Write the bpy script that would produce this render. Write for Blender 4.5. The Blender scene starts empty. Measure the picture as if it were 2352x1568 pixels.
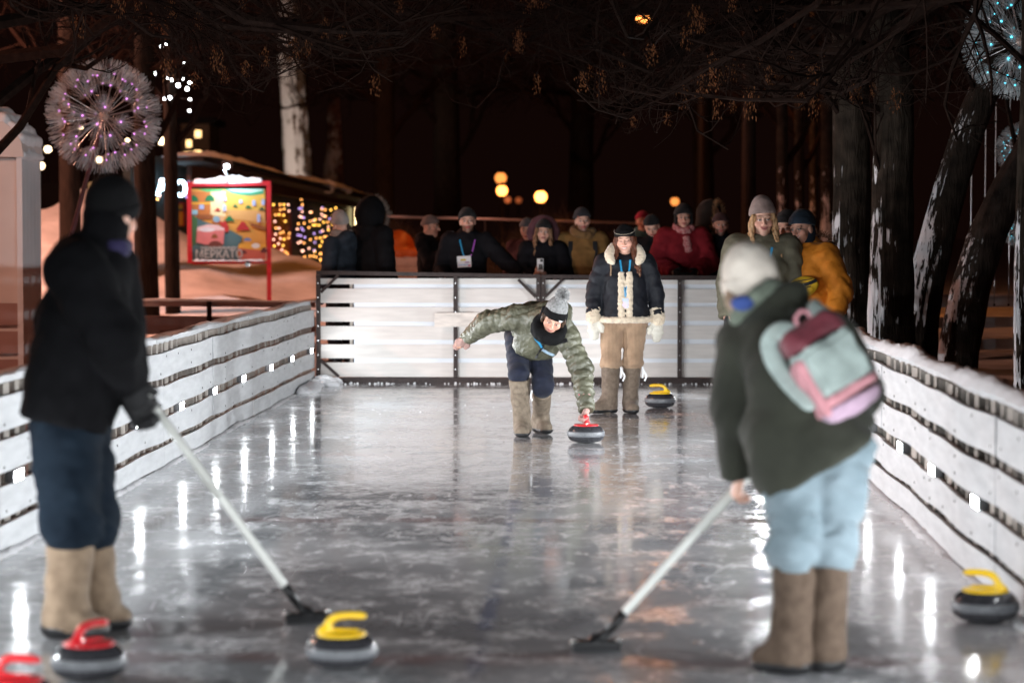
import bpy, math, random
import numpy as np
from mathutils import Vector, Matrix
random.seed(7); RNG = np.random.default_rng(7)
SC = bpy.context.scene
COL = SC.collection
PI = math.pi

# ---------------------------------------------------------------- camera, world, exposure
CAM_H, F_PX, CX, CY, HOR = 1.62, 5553.3, 1176.0, 784.0, 535.0
PITCH = math.atan((CY - HOR) / F_PX)
cd = bpy.data.cameras.new('camera'); cam = bpy.data.objects.new('camera', cd); COL.objects.link(cam)
cam.location = (0, 0, CAM_H); cam.rotation_euler = (PI / 2 - PITCH, 0, 0)
cd.lens = 85.0; cd.sensor_width = 36.0; cd.clip_start = 0.1; cd.clip_end = 900
cd.dof.use_dof = True; cd.dof.focus_distance = 19.3; cd.dof.aperture_fstop = 1.8; cd.dof.aperture_blades = 9
SC.camera = cam
W = bpy.data.worlds.new('World'); SC.world = W; W.use_nodes = True
bg = W.node_tree.nodes['Background']
bg.inputs['Color'].default_value = (0.0075, 0.0026, 0.0019, 1); bg.inputs['Strength'].default_value = 0.6
SC.view_settings.view_transform = 'Standard'; SC.view_settings.look = 'None'
SC.view_settings.exposure = 0.0; SC.view_settings.gamma = 1.0; SC.view_settings.use_curve_mapping = False
SC.render.engine = 'CYCLES'
SC.cycles.use_denoising = True
SC.cycles.sample_clamp_indirect = 6.0
SC.cycles.max_bounces = 6; SC.cycles.diffuse_bounces = 3; SC.cycles.glossy_bounces = 3; SC.cycles.transparent_max_bounces = 12
SC.cycles.use_light_tree = True

# ---------------------------------------------------------------- where a direction of the photograph meets the place
_FW = np.array([0, math.cos(PITCH), -math.sin(PITCH)]); _UP = np.array([0, math.sin(PITCH), math.cos(PITCH)]); _RT = np.array([1., 0, 0])
def _ray(x, y): return _FW * F_PX + _RT * (x - CX) + _UP * (CY - y)
def P(x, y, Y):
    d = _ray(x, y); return np.array([0, 0, CAM_H]) + d * (Y / d[1])
def G(x, y, z=0.0):
    d = _ray(x, y); return np.array([0, 0, CAM_H]) + d * ((z - CAM_H) / d[2])
# the rink's own frame: a across, b along
PHI = math.radians(1.76); RO = np.array([-0.555, 0.0])
def R(a, b, z=0.0):
    return np.array([RO[0] + a * math.cos(PHI) + b * math.sin(PHI), RO[1] - a * math.sin(PHI) + b * math.cos(PHI), z])
V = lambda *a: np.array(a, float)
def unit(v): v = np.asarray(v, float); return v / (np.linalg.norm(v) + 1e-12)

# ---------------------------------------------------------------- objects
def tag(o, label=None, cat=None, group=None, kind=None):
    if label: o['label'] = label
    if cat: o['category'] = cat
    if group: o['group'] = group
    if kind: o['kind'] = kind
    return o
def thing(name, label, cat, loc=(0, 0, 0), group=None):
    o = bpy.data.objects.new(name, None); COL.objects.link(o); o.location = tuple(loc); o.empty_display_size = .2
    return tag(o, label, cat, group)
def link_mesh(name, me, mat=None, parent=None):
    o = bpy.data.objects.new(name, me); COL.objects.link(o)
    if mat is not None and not me.materials: me.materials.append(mat)
    if parent is not None: o.parent = parent
    return o
def mesh(name, v, f, smooth=False):
    me = bpy.data.meshes.new(name)
    me.from_pydata([tuple(map(float, p)) for p in v], [], [tuple(map(int, q)) for q in f]); 
    if smooth: me.polygons.foreach_set('use_smooth', [True] * len(me.polygons))
    me.update(); return me
def obj(name, v, f, mat, parent=None, smooth=False):
    return link_mesh(name, mesh(name, v, f, smooth), mat, parent)
class MB:
    "collects simple shapes for ONE mesh"
    def __init__(s): s.v = []; s.f = []
    def add(s, v, f):
        n = len(s.v); s.v += [tuple(p) for p in v]; s.f += [tuple(i + n for i in q) for q in f]; return s
    def box(s, c, d, M=None):
        c = np.array(c, float); d = np.array(d, float) / 2
        pts = [np.array(p) * d for p in ((-1,-1,-1),(1,-1,-1),(1,1,-1),(-1,1,-1),(-1,-1,1),(1,-1,1),(1,1,1),(-1,1,1))]
        if M is not None: pts = [M @ p for p in pts]
        return s.add([c + p for p in pts], [(0,3,2,1),(4,5,6,7),(0,1,5,4),(1,2,6,5),(2,3,7,6),(3,0,4,7)])
    def bar(s, a, b, w, h, up=(0,0,1)):
        a = np.array(a, float); b = np.array(b, float); d = unit(b - a); r = unit(np.cross(d, up)); u = np.cross(r, d)
        pts = []
        for p in (a, b):
            for (i, j) in ((-1,-1),(1,-1),(1,1),(-1,1)): pts.append(p + r * i * w / 2 + u * j * h / 2)
        return s.add(pts, [(3,2,1,0),(4,5,6,7),(0,1,5,4),(1,2,6,5),(2,3,7,6),(3,0,4,7)])
    def tube(s, pts, rad, n=8, closed=False, cap=True):
        pts = [np.array(p, float) for p in pts]; m = len(pts)
        rad = [rad] * m if np.isscalar(rad) else list(rad)
        rings = []; ref = None
        for i, p in enumerate(pts):
            if closed: t = unit(pts[(i + 1) % m] - pts[i - 1])
            else: t = unit(pts[min(i + 1, m - 1)] - pts[max(i - 1, 0)])
            if ref is None: ref = unit(np.cross(t, (0.13, 0.21, 1) if abs(t[2]) < .9 else (1, .1, 0)))
            ref = unit(ref - t * np.dot(ref, t)); w = np.cross(t, ref)
            rings.append([p + (ref * math.cos(2 * PI * k / n) + w * math.sin(2 * PI * k / n)) * rad[i] for k in range(n)])
        v = [q for r_ in rings for q in r_]; f = []
        for i in range(m if closed else m - 1):
            j = (i + 1) % m
            for k in range(n): f.append((i * n + k, i * n + (k + 1) % n, j * n + (k + 1) % n, j * n + k))
        if cap and not closed: f.append(tuple(range(n - 1, -1, -1))); f.append(tuple((m - 1) * n + k for k in range(n)))
        return s.add(v, f)
    def lathe(s, prof, c=(0,0,0), n=32):
        c = np.array(c, float); v = []; f = []
        for r, z in prof:
            for k in range(n): v.append(c + (r * math.cos(2 * PI * k / n), r * math.sin(2 * PI * k / n), z))
        for i in range(len(prof) - 1):
            for k in range(n): f.append((i * n + k, i * n + (k + 1) % n, (i + 1) * n + (k + 1) % n, (i + 1) * n + k))
        f.append(tuple(range(n - 1, -1, -1))); f.append(tuple((len(prof) - 1) * n + k for k in range(n)))
        return s.add(v, f)
    def ball(s, c, r, n=10, m=7):
        return s.lathe([(max(1e-4, math.sin(PI * i / m)) * r, -math.cos(PI * i / m) * r) for i in range(m + 1)], c, n)
    def build(s, name, mat, parent=None, smooth=False): return obj(name, s.v, s.f, mat, parent, smooth)
def bevel(o, w=.004, n=1):
    m = o.modifiers.new('bevel', 'BEVEL'); m.width = w; m.segments = n; m.limit_method = 'ANGLE'; return o

# ---------------------------------------------------------------- materials
def rgb(c): return (c[0], c[1], c[2], 1.0)
def M(name, col, rough=.7, var=.2, scale=14, bump=0., bscale=120, metal=0., spec=.5, col2=None, wave=None, attr=None, emit=0, ecol=None, sheen=0., stretch=None, detail=4, coat=0., trans=0., alpha=1.):
    m = bpy.data.materials.new(name); m.use_nodes = True; nt = m.node_tree; N = nt.nodes; L = nt.links
    b = N['Principled BSDF']; b.inputs['Roughness'].default_value = rough; b.inputs['Metallic'].default_value = metal
    b.inputs['Specular IOR Level'].default_value = spec
    if sheen: b.inputs['Sheen Weight'].default_value = sheen
    if coat: b.inputs['Coat Weight'].default_value = coat
    if trans: b.inputs['Transmission Weight'].default_value = trans
    if alpha < 1: b.inputs['Alpha'].default_value = alpha
    tc = N.new('ShaderNodeTexCoord'); src = tc.outputs['Object']
    if stretch:
        mp = N.new('ShaderNodeMapping'); mp.inputs['Scale'].default_value = stretch; L.new(src, mp.inputs['Vector']); src = mp.outputs[0]
    nz = N.new('ShaderNodeTexNoise'); nz.inputs['Scale'].default_value = scale; nz.inputs['Detail'].default_value = detail; L.new(src, nz.inputs['Vector'])
    mx = N.new('ShaderNodeMix'); mx.data_type = 'RGBA'
    rp = N.new('ShaderNodeMapRange'); rp.inputs['From Min'].default_value = .3; rp.inputs['From Max'].default_value = .7; L.new(nz.outputs['Fac'], rp.inputs['Value']); L.new(rp.outputs[0], mx.inputs['Factor'])
    c2 = col2 if col2 is not None else [min(1, c * (1 + var)) for c in col]
    c1 = col if col2 is not None else [c * (1 - var) for c in col]
    if attr:
        at = N.new('ShaderNodeAttribute'); at.attribute_name = attr
        a = N.new('ShaderNodeMix'); a.data_type = 'RGBA'; a.blend_type = 'MULTIPLY'; a.inputs['Factor'].default_value = 1
        mx.inputs['A'].default_value = (1 - var, 1 - var, 1 - var, 1); mx.inputs['B'].default_value = (1 + var, 1 + var, 1 + var, 1)
        L.new(at.outputs['Color'], a.inputs['A']); L.new(mx.outputs['Result'], a.inputs['B']); L.new(a.outputs['Result'], b.inputs['Base Color'])
    else:
        mx.inputs['A'].default_value = rgb(c1); mx.inputs['B'].default_value = rgb(c2); L.new(mx.outputs['Result'], b.inputs['Base Color'])
    h = None
    if bump:
        n2 = N.new('ShaderNodeTexNoise'); n2.inputs['Scale'].default_value = bscale; n2.inputs['Detail'].default_value = 3; L.new(src, n2.inputs['Vector']); h = n2.outputs['Fac']
    if wave:   # (axis, scale, strength) ribs
        wv = N.new('ShaderNodeTexWave'); wv.bands_direction = wave[0]; wv.inputs['Scale'].default_value = wave[1]; wv.inputs['Distortion'].default_value = wave[3] if len(wave) > 3 else .6; wv.inputs['Detail'].default_value = 1
        L.new(tc.outputs['Object'], wv.inputs['Vector'])
        if h is not None:
            ad = N.new('ShaderNodeMath'); ad.operation = 'MULTIPLY_ADD'; ad.inputs[1].default_value = 1.0; L.new(wv.outputs['Fac'], ad.inputs[0]); L.new(h, ad.inputs[2]); h = ad.outputs[0]
        else: h = wv.outputs['Fac']
    if h is not None:
        bm_ = N.new('ShaderNodeBump'); bm_.inputs['Strength'].default_value = max(bump, wave[2] if wave else 0); bm_.inputs['Distance'].default_value = .01
        L.new(h, bm_.inputs['Height']); L.new(bm_.outputs[0], b.inputs['Normal'])
    if emit:
        b.inputs['Emission Color'].default_value = rgb(ecol or col); b.inputs['Emission Strength'].default_value = emit
    return m
def EM(name, col, s, sample=True):
    m = M(name, (.8, .8, .8), .4, 0, emit=s, ecol=col)
    if not sample: m.cycles.emission_sampling = 'NONE'
    return m

# ---------------------------------------------------------------- signed distance modelling, for figures, clothes and snow
def pnoise(p, f, seed=0.):
    x, y, z = p[..., 0] * f + seed, p[..., 1] * f + seed * 1.7, p[..., 2] * f - seed
    return (np.sin(x + 1.7 * np.sin(y * .9 + .6 * z)) * np.cos(z * 1.1 + 1.3 * np.sin(x * .7)) + .6 * np.sin(2.1 * y + 1.9 * z + np.sin(2.3 * x)) ) / 1.6
class SDF:
    def __init__(s, k=.03): s.k = k; s.ops = []; s.disp = None
    def _add(s, fn, lo, hi, k, op): s.ops.append((fn, np.array(lo, float), np.array(hi, float), s.k if k is None else k, op)); return s
    def cone(s, a, b, ra, rb=None, k=None, op='u', cap=(0, 0), puff=None, side=None, flat=1., infl=0.):
        "tapered limb; side+flat: radius along `side` is ra, across it ra*flat; cap ends flat; puff=(n, amp) quilting"
        a = np.array(a, float); b = np.array(b, float); rb = ra if rb is None else rb; L = np.linalg.norm(b - a); ax = (b - a) / L
        if side is not None: u = unit(np.array(side, float) - ax * np.dot(side, ax)); w = np.cross(ax, u)
        def fn(p):
            q = p - a; t0 = q @ ax; t = np.clip(t0 / L, 0, 1); r = ra + (rb - ra) * t
            if puff is not None: r = r + puff[1] * (np.sqrt(np.abs(np.sin(PI * (puff[0] * t + (puff[2] if len(puff) > 2 else 0))))) - .65)
            axd = t0 - t * L
            if side is None: rad = np.sqrt(np.maximum(np.einsum('...i,...i', q, q) - t0 * t0, 0)); mn = r
            else:
                rad = np.sqrt((q @ u) ** 2 + ((q @ w) / flat) ** 2); mn = r * min(1, flat)
            if cap[0] or cap[1]:
                d = (rad - r) * (1 if side is None else min(1, flat) ** .5)
                e = np.zeros_like(d) - 9
                if cap[0]: e = np.maximum(e, -t0)
                if cap[1]: e = np.maximum(e, t0 - L)
                d0 = (np.sqrt(rad ** 2 + (axd / (1 if side is None else max(flat, .5))) ** 2) - r) * (1 if side is None else min(1, flat) ** .5)
                d = np.where((axd < 0) & (cap[0] == 1) | (axd > 0) & (cap[1] == 1), d, d0)
                return np.maximum(d, e)
            return (np.sqrt(rad ** 2 + (axd / (1 if side is None else max(min(flat, 1), .5))) ** 2) - r) * (1 if side is None else min(1, flat) ** .5)
        m = max(ra, rb) * max(1, flat) + .03 + (puff[1] if puff else 0)
        return s._add(fn, np.minimum(a, b) - m, np.maximum(a, b) + m, k, op)
    def ell(s, c, r, Rm=None, k=None, op='u'):
        c = np.array(c, float); r = np.array(r if not np.isscalar(r) else (r, r, r), float)
        def fn(p):
            q = p - c
            if Rm is not None: q = q @ Rm
            k0 = np.linalg.norm(q / r, axis=-1); k1 = np.linalg.norm(q / (r * r), axis=-1)
            return np.where(k1 > 1e-6, k0 * (k0 - 1) / np.maximum(k1, 1e-6), -r.min())
        m = r.max() + .03
        return s._add(fn, c - m, c + m, k, op)
    def box(s, c, h, Rm=None, rr=.02, k=None, op='u'):
        c = np.array(c, float); h = np.array(h, float) - rr
        def fn(p):
            q = p - c
            if Rm is not None: q = q @ Rm
            q = np.abs(q) - h
            return np.linalg.norm(np.maximum(q, 0), axis=-1) + np.minimum(q.max(-1), 0) - rr
        m = np.linalg.norm(h) + rr + .03
        return s._add(fn, c - m, c + m, k, op)
    def cut(s, pt, n, k=.004):
        pt = np.array(pt, float); n = unit(n)
        return s._add(lambda p: (p - pt) @ n, (-99,) * 3, (99,) * 3, k, 'i')
    @staticmethod
    def _mix(d, e, k, op):
        if op == 'u':
            h = np.clip(.5 + .5 * (d - e) / k, 0, 1); return d + (e - d) * h - k * h * (1 - h)
        if op == 's': e = -e
        h = np.clip(.5 - .5 * (d - e) / k, 0, 1); return d + (e - d) * h + k * h * (1 - h)
    def eval(s, p):
        d = np.full(p.shape[:-1], 9.)
        for fn, lo, hi, k, op in s.ops: d = s._mix(d, fn(p), max(k, 1e-4), op)
        if s.disp is not None: d = d + s.disp(p)
        return d
    def hit(s, o, d, off=0.0, far=2.5):
        o = np.array(o, float); d = unit(d); t = 0.
        for _ in range(90):
            e = float(s.eval((o + d * t)[None])[0])
            if e < .0012: break
            t += e * .7
            if t > far: break
        return o + d * (t - off)
    def mesh(s, name, res=.012, fine=(), fres=.005, colf=None):
        lo = np.min([o[1] for o in s.ops if o[4] == 'u'], 0); hi = np.max([o[2] for o in s.ops if o[4] == 'u'], 0)
        axs = []
        for i in range(3):
            pts = [lo[i]]; rng = [(f[0][i], f[1][i]) for f in fine]
            while pts[-1] < hi[i]:
                x = pts[-1]; st = res
                for a, b in rng:
                    if a - res <= x <= b: st = fres
                pts.append(x + st)
            axs.append(np.array(pts))
        X, Y, Z = axs; nx, ny, nz = len(X), len(Y), len(Z)
        D = np.full((nx, ny, nz), .5)
        for fn, l, h, k, op in s.ops:
            k = max(k, 1e-4)
            if op == 'i': sl = (slice(0, nx), slice(0, ny), slice(0, nz))
            else: sl = tuple(slice(max(0, np.searchsorted(A, l[i] - k) - 1), np.searchsorted(A, h[i] + k) + 1) for i, A in enumerate(axs))
            if min(q.stop - q.start for q in sl) <= 0: continue
            g = np.stack(np.meshgrid(X[sl[0]], Y[sl[1]], Z[sl[2]], indexing='ij'), -1)
            D[sl] = s._mix(D[sl], fn(g), k, op)
        if s.disp is not None:
            nr = np.abs(D) < .06; ii = np.nonzero(nr)
            D[nr] += s.disp(np.stack([X[ii[0]], Y[ii[1]], Z[ii[2]]], -1))
        D[0] = D[-1] = .5; D[:, 0] = D[:, -1] = .5; D[:, :, 0] = D[:, :, -1] = .5
        inside = D < 0
        c = np.zeros((nx - 1, ny - 1, nz - 1), int)
        for i in (0, 1):
            for j in (0, 1):
                for k in (0, 1): c += inside[i:nx - 1 + i, j:ny - 1 + j, k:nz - 1 + k]
        cells = np.nonzero((c > 0) & (c < 8)); idx = np.full(c.shape, -1); n = len(cells[0]); idx[cells] = np.arange(n)
        acc = np.zeros((n, 3)); cnt = np.zeros(n); CI = np.stack(cells, -1)
        for axis in range(3):
            for u in (0, 1):
                for w in (0, 1):
                    o0 = np.zeros(3, int); oth = [q for q in range(3) if q != axis]; o0[oth[0]] = u; o0[oth[1]] = w
                    o1 = o0.copy(); o1[axis] = 1
                    A = CI + o0; B = CI + o1
                    da = D[A[:, 0], A[:, 1], A[:, 2]]; db = D[B[:, 0], B[:, 1], B[:, 2]]
                    cr = (da < 0) != (db < 0); t = np.where(cr, da / np.where(cr, da - db, 1), 0)
                    pa = np.stack([X[A[:, 0]], Y[A[:, 1]], Z[A[:, 2]]], -1); pb = np.stack([X[B[:, 0]], Y[B[:, 1]], Z[B[:, 2]]], -1)
                    acc[cr] += (pa + (pb - pa) * t[:, None])[cr]; cnt[cr] += 1
        vs = acc / np.maximum(cnt, 1)[:, None]
        faces = []
        for axis in range(3):
            oth = [q for q in range(3) if q != axis]
            s0 = [slice(None)] * 3; s1 = [slice(None)] * 3; s0[axis] = slice(0, -1); s1[axis] = slice(1, None)
            a_in = inside[tuple(s0)]; b_in = inside[tuple(s1)]; ch = np.nonzero(a_in != b_in)
            e = np.stack(ch, -1)
            ok = (e[:, oth[0]] > 0) & (e[:, oth[1]] > 0) & (e[:, oth[0]] < D.shape[oth[0]] - 1) & (e[:, oth[1]] < D.shape[oth[1]] - 1)
            e = e[ok]; flip = a_in[ch][ok]
            q = []
            for (u, w) in ((-1, -1), (0, -1), (0, 0), (-1, 0)):
                ee = e.copy(); ee[:, oth[0]] += u; ee[:, oth[1]] += w; q.append(idx[ee[:, 0], ee[:, 1], ee[:, 2]])
            q = np.stack(q, -1)
            if axis == 1: flip = ~flip
            q[~flip] = q[~flip][:, ::-1]
            faces.append(q)
        F = np.concatenate(faces)
        me = bpy.data.meshes.new(name); me.vertices.add(n); me.vertices.foreach_set('co', vs.astype(np.float32).ravel())
        me.loops.add(len(F) * 4); me.loops.foreach_set('vertex_index', F.astype(np.int32).ravel())
        me.polygons.add(len(F)); me.polygons.foreach_set('loop_start', np.arange(0, len(F) * 4, 4, dtype=np.int32))
        me.polygons.foreach_set('use_smooth', np.ones(len(F), bool))
        me.update(calc_edges=True); me.validate()
        if colf is not None:
            at = me.color_attributes.new('Col', 'FLOAT_COLOR', 'POINT'); cc = np.ones((n, 4), np.float32); cc[:, :3] = colf(vs); at.data.foreach_set('color', cc.ravel())
        return me
    def obj(s, name, mat, parent=None, **kw): return link_mesh(name, s.mesh(name, **kw), mat, parent)
# ================================================================ materials of the place
white_paint = M('white_paint', (.50, .51, .525), .5, .1, 3.5, .25, 60, stretch=(1, 1, 6), spec=.35, col2=(.64, .65, .665), detail=7)
far_board_m = M('far_board_paint', (.66, .62, .59), .55, .08, 3, .15, 50, stretch=(1, 1, 8), spec=.35)
back_board_m = M('back_board_paint', (.72, .75, .80), .6, .05, 3)
steel_brown = M('brown_steel', (.038, .026, .024), .6, .3, 30, .1, 90, spec=.25)
snow_m = M('snow', (.78, .78, .80), .85, .06, 6, .35, 40, spec=.2)
snow_dirty = M('trodden_snow', (.62, .60, .60), .9, .18, 2.2, .6, 18, spec=.2)
raw_wood = M('raw_wood', (.30, .27, .24), .8, .5, 8, .2, 40)
dark_hole = M('nail_head', (.05, .045, .04), .6, .2)
lamp_m = EM('led_light', (.93, .97, 1.0), 85)
lamp_end_m = EM('led_light_weak', (.93, .97, 1.0), 60)
lamp_fill_m = EM('led_light_fill', (.93, .97, 1.0), 100); lamp_near_m = EM('led_light_soft', (.93, .97, 1.0), 30)
LAMP_W = 270.0
lamp_body = M('lamp_housing', (.08, .08, .085), .5, .1)

# ---------------------------------------------------------------- ground: one snow sheet to the horizon, sunk under the ice
def ground_h(X, Y):
    a = (X - RO[0]) * math.cos(PHI) - Y * math.sin(PHI); b = (X - RO[0]) * math.sin(PHI) + Y * math.cos(PHI)
    out = np.clip((np.abs(a) - 2.40) / .30, 0, 1); out = np.maximum(out, np.clip((b - 26.16) / .3, 0, 1)); out = np.maximum(out, np.clip((-4.3 - b) / .3, 0, 1))
    out = out * out * (3 - 2 * out)
    n = .5 + .5 * np.sin(X * 1.3 + 1.7 * np.sin(Y * .6)) * np.cos(Y * .9 + np.sin(X * .7))
    n2 = np.sin(X * 4.1 + 2 * np.sin(Y * 2.3)) * np.cos(Y * 3.7)
    h = .07 + .06 * n + .02 * n2
    # ploughed heaps on the left, beyond the neighbouring rink, and a low one in the middle
    def hill(x, y, sx, sy, amp): return amp * np.exp(-((X - x) / sx) ** 2 - ((Y - y) / sy) ** 2)
    lh = hill(-8.6, 45, 2.3, 4.5, 1.75) + hill(-6.3, 43.5, 2.6, 4, .75) + hill(-3.6, 44, 3.0, 4, .62) + hill(-1.8, 38, 1.6, 3, .28)
    h = h + lh * (1 + .10 * np.sin(X * 2.2 + Y * 1.1) + .05 * np.sin(X * 5 - Y * 3)) + hill(-2.5, 52, 3, 5, .8)
    lr = np.clip((-2.9 - a) / .3, 0, 1) * np.clip((a + 9.5) / .4, 0, 1) * np.clip((31.2 - b) / .4, 0, 1)   # the neighbouring rink's floor lies low
    h = h * (1 - lr) + .015 * lr
    return h * out - .09 * (1 - out)
gx = np.concatenate([[-400, -150, -70, -45], np.arange(-30, -4, .4), np.arange(-4, 4, .16), np.arange(4, 20, .4), [22, 26, 32, 45, 70, 150, 400]])
gy = np.concatenate([[-60, -20, -8], np.arange(-5, 70, .35), [72, 76, 82, 90, 110, 150, 250, 600]])
GX, GY = np.meshgrid(gx, gy, indexing='ij'); GZ = ground_h(GX, GY)
nxg, nyg = GX.shape
vv = np.stack([GX, GY, GZ], -1).reshape(-1, 3)
ff = [(i * nyg + j, (i + 1) * nyg + j, (i + 1) * nyg + j + 1, i * nyg + j + 1) for i in range(nxg - 1) for j in range(nyg - 1)]
tag(obj('ground', vv, ff, snow_dirty, smooth=True), kind='structure')
def gz(x, y): return float(ground_h(np.array([float(x)]), np.array([float(y)]))[0])

# ---------------------------------------------------------------- ice
def ice_material():
    m = bpy.data.materials.new('rink_ice'); m.use_nodes = True; nt = m.node_tree; N = nt.nodes; L = nt.links; b = N['Principled BSDF']
    tc = N.new('ShaderNodeTexCoord')
    def noise(sc, det=4, rough=.55, st=None, dist=0.):
        n = N.new('ShaderNodeTexNoise'); n.inputs['Scale'].default_value = sc; n.inputs['Detail'].default_value = det; n.inputs['Roughness'].default_value = rough; n.inputs['Distortion'].default_value = dist
        s = tc.outputs['Object']
        if st: mp = N.new('ShaderNodeMapping'); mp.inputs['Scale'].default_value = st[:3]; mp.inputs['Rotation'].default_value = (0, 0, st[3] if len(st) > 3 else 0); L.new(s, mp.inputs['Vector']); s = mp.outputs[0]
        L.new(s, n.inputs['Vector']); return n.outputs['Fac']
    def rng(x, a, c, lo=0., hi=1.):
        r = N.new('ShaderNodeMapRange'); r.interpolation_type = 'SMOOTHSTEP'
        for k, v_ in zip(('From Min', 'From Max', 'To Min', 'To Max'), (a, c, lo, hi)): r.inputs[k].default_value = v_
        L.new(x, r.inputs['Value']); return r.outputs[0]
    def math_(op, a, c):
        q = N.new('ShaderNodeMath'); q.operation = op
        for i, x in enumerate((a, c)):
            if isinstance(x, (int, float)): q.inputs[i].default_value = x
            else: L.new(x, q.inputs[i])
        return q.outputs[0]
    def mix(f, a, c):
        q = N.new('ShaderNodeMix'); q.data_type = 'RGBA'
        if isinstance(f, (int, float)): q.inputs['Factor'].default_value = f
        else: L.new(f, q.inputs['Factor'])
        for k, x in (('A', a), ('B', c)):
            if isinstance(x, tuple): q.inputs[k].default_value = rgb(x)
            else: L.new(x, q.inputs[k])
        return q.outputs['Result']
    big = noise(.55, 3); mid = noise(2.6, 5, .62); fine = noise(16, 5, .7); streak = noise(5, 4, .6, (1.0, .22, 1, .5)); 
    # frost: pale scraped patches; the rest is clear grey ice over a dark bed
    frost = math_('MULTIPLY', rng(mid, .46, .64), rng(fine, .43, .58))
    frost = math_('MAXIMUM', frost, math_('MULTIPLY', rng(streak, .56, .70), rng(fine, .42, .60)))
    frost = math_('MAXIMUM', frost, math_('MULTIPLY', rng(noise(9, 3, .6, (1, .45, 1, .1)), .585, .66), rng(noise(44, 2), .40, .56)))
    # thin curved scratches left by brooms and skates
    sc = []
    for s_, rot, d in ((.8, .3, 2.2), (1.1, 1.5, 1.6), (.6, 2.4, 2.8)):
        n = noise(s_, 1, .4, (1, .6, 1, rot), d); w = math_('ABSOLUTE', math_('SUBTRACT', n, .5), 0); sc.append(rng(w, .0050, .0014))
    scr = math_('MAXIMUM', math_('MAXIMUM', sc[0], sc[1]), sc[2]); scr = math_('MULTIPLY', scr, rng(noise(3.1, 2), .50, .62))
    sep = N.new('ShaderNodeSeparateXYZ'); L.new(tc.outputs['Object'], sep.inputs[0]); a_, b_ = sep.outputs[0], sep.outputs[1]
    edge = rng(math_('ABSOLUTE', a_, 0), 1.45, 2.35); 
    base = mix(math_('MULTIPLY_ADD', rng(big, .35, .65), .6, rng(mid, .3, .7)) if False else math_('ADD', math_('MULTIPLY', rng(big, .35, .65), .55), math_('MULTIPLY', rng(noise(1.5, 5, .65, (1, .5, 1, .2)), .35, .65), .45)), (.21, .213, .224), (.42, .43, .445))
    base = mix(math_('MULTIPLY', edge, .45), base, (.60, .60, .62))
    # blue centre line and red cross lines under the ice
    def line(x, at, w, soft): return rng(math_('ABSOLUTE', math_('SUBTRACT', x, at), 0), w + soft, w)
    base = mix(math_('MULTIPLY', line(a_, .14, .006, .05), rng(noise(1.7, 3), .38, .6, .08, .42)), base, (.05, .08, .20))
    for at, w in ((13.6, .05), (9.15, .07), (17.6, .04)):
        base = mix(math_('MULTIPLY', line(b_, at, w * .5, .16), rng(noise(2.3, 3), .38, .6, .06, .40)), base, (.22, .07, .06))
    base = mix(math_('MULTIPLY', frost, .66), base, (.80, .81, .83)); base = mix(math_('MULTIPLY', scr, .6), base, (.85, .86, .88))
    L.new(base, b.inputs['Base Color'])
    ro = math_('ADD', math_('ADD', rng(big, .3, .7, .045, .095), math_('MULTIPLY', frost, .15)), math_('MULTIPLY', edge, .05)); L.new(ro, b.inputs['Roughness'])
    b.inputs['IOR'].default_value = 1.5; b.inputs['Specular IOR Level'].default_value = .5
    h = math_('ADD', math_('MULTIPLY', noise(4.5, 4, .55, (1, .6, 1)), 1.0), math_('MULTIPLY', noise(22, 3, .6), .22)); h = math_('ADD', h, math_('MULTIPLY', frost, .35))
    bp = N.new('ShaderNodeBump'); bp.inputs['Strength'].default_value = .065; bp.inputs['Distance'].default_value = .02; L.new(h, bp.inputs['Height']); L.new(bp.outputs[0], b.inputs['Normal'])
    return m
ice = obj('ice', [(-2.44, -4.4, 0), (2.44, -4.4, 0), (2.44, 26.2, 0), (-2.44, 26.2, 0)], [(0, 1, 2, 3)], ice_material())
ice.location = (RO[0], RO[1], 0); ice.rotation_euler.z = -PHI; tag(ice, kind='structure')

# ---------------------------------------------------------------- side barriers: horizontal planks on battens, floodlights in the third gap
LEVELS = [(.005, .14), (.175, .335), (.40, .565), (.62, .795), (.85, .90)]     # plank heights
def wav(b, s):
    lat = .009 * math.sin(b * 1.55 + s * 1.3) + .011 * math.sin(b * .62 + 2 * s) + .006 * math.sin(b * 4.3 + s)
    ver = .004 * math.sin(b * 1.9 + s * 2.1) + .003 * math.sin(b * 4.1 + s)
    return lat, ver
def snow_ridge(name, pts, w, h, mat, parent, seed=0, gap=0.):
    "a lumpy ridge of snow along a path"
    v = []; f = []; n = len(pts); m = 7; rng = np.random.default_rng(seed)
    ph = rng.uniform(0, 6, 5)
    for i, p in enumerate(pts):
        p = np.array(p, float); t = unit(pts[min(i + 1, n - 1)] - pts[max(i - 1, 0)]); r = unit(np.cross(t, (0, 0, 1)))
        k = max(0.03, .6 + .28 * math.sin(i * .23 + ph[0]) + .16 * math.sin(i * .71 + ph[1]) * math.sin(i * .19 + ph[2]) - gap) * (0.05 if i in (0, n - 1) else 1)
        for j in range(m):
            x = -1 + 2 * j / (m - 1); z = (1 - abs(x) ** 2.2)
            v.append(p + r * (x * w / 2 * (.75 + .3 * k) + .012 * math.sin(i * 2.3 + j * 1.9 + ph[3])) + np.array([0, 0, 1]) * (h * k * z * (1 + .2 * math.sin(j * 2 + i * 1.7 + ph[4])) - .004))
    for i in range(n - 1):
        for j in range(m - 1): f.append((i * m + j, (i + 1) * m + j, (i + 1) * m + j + 1, i * m + j + 1))
    return tag(obj(name, v, f, mat, parent, True), kind='stuff')
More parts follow.
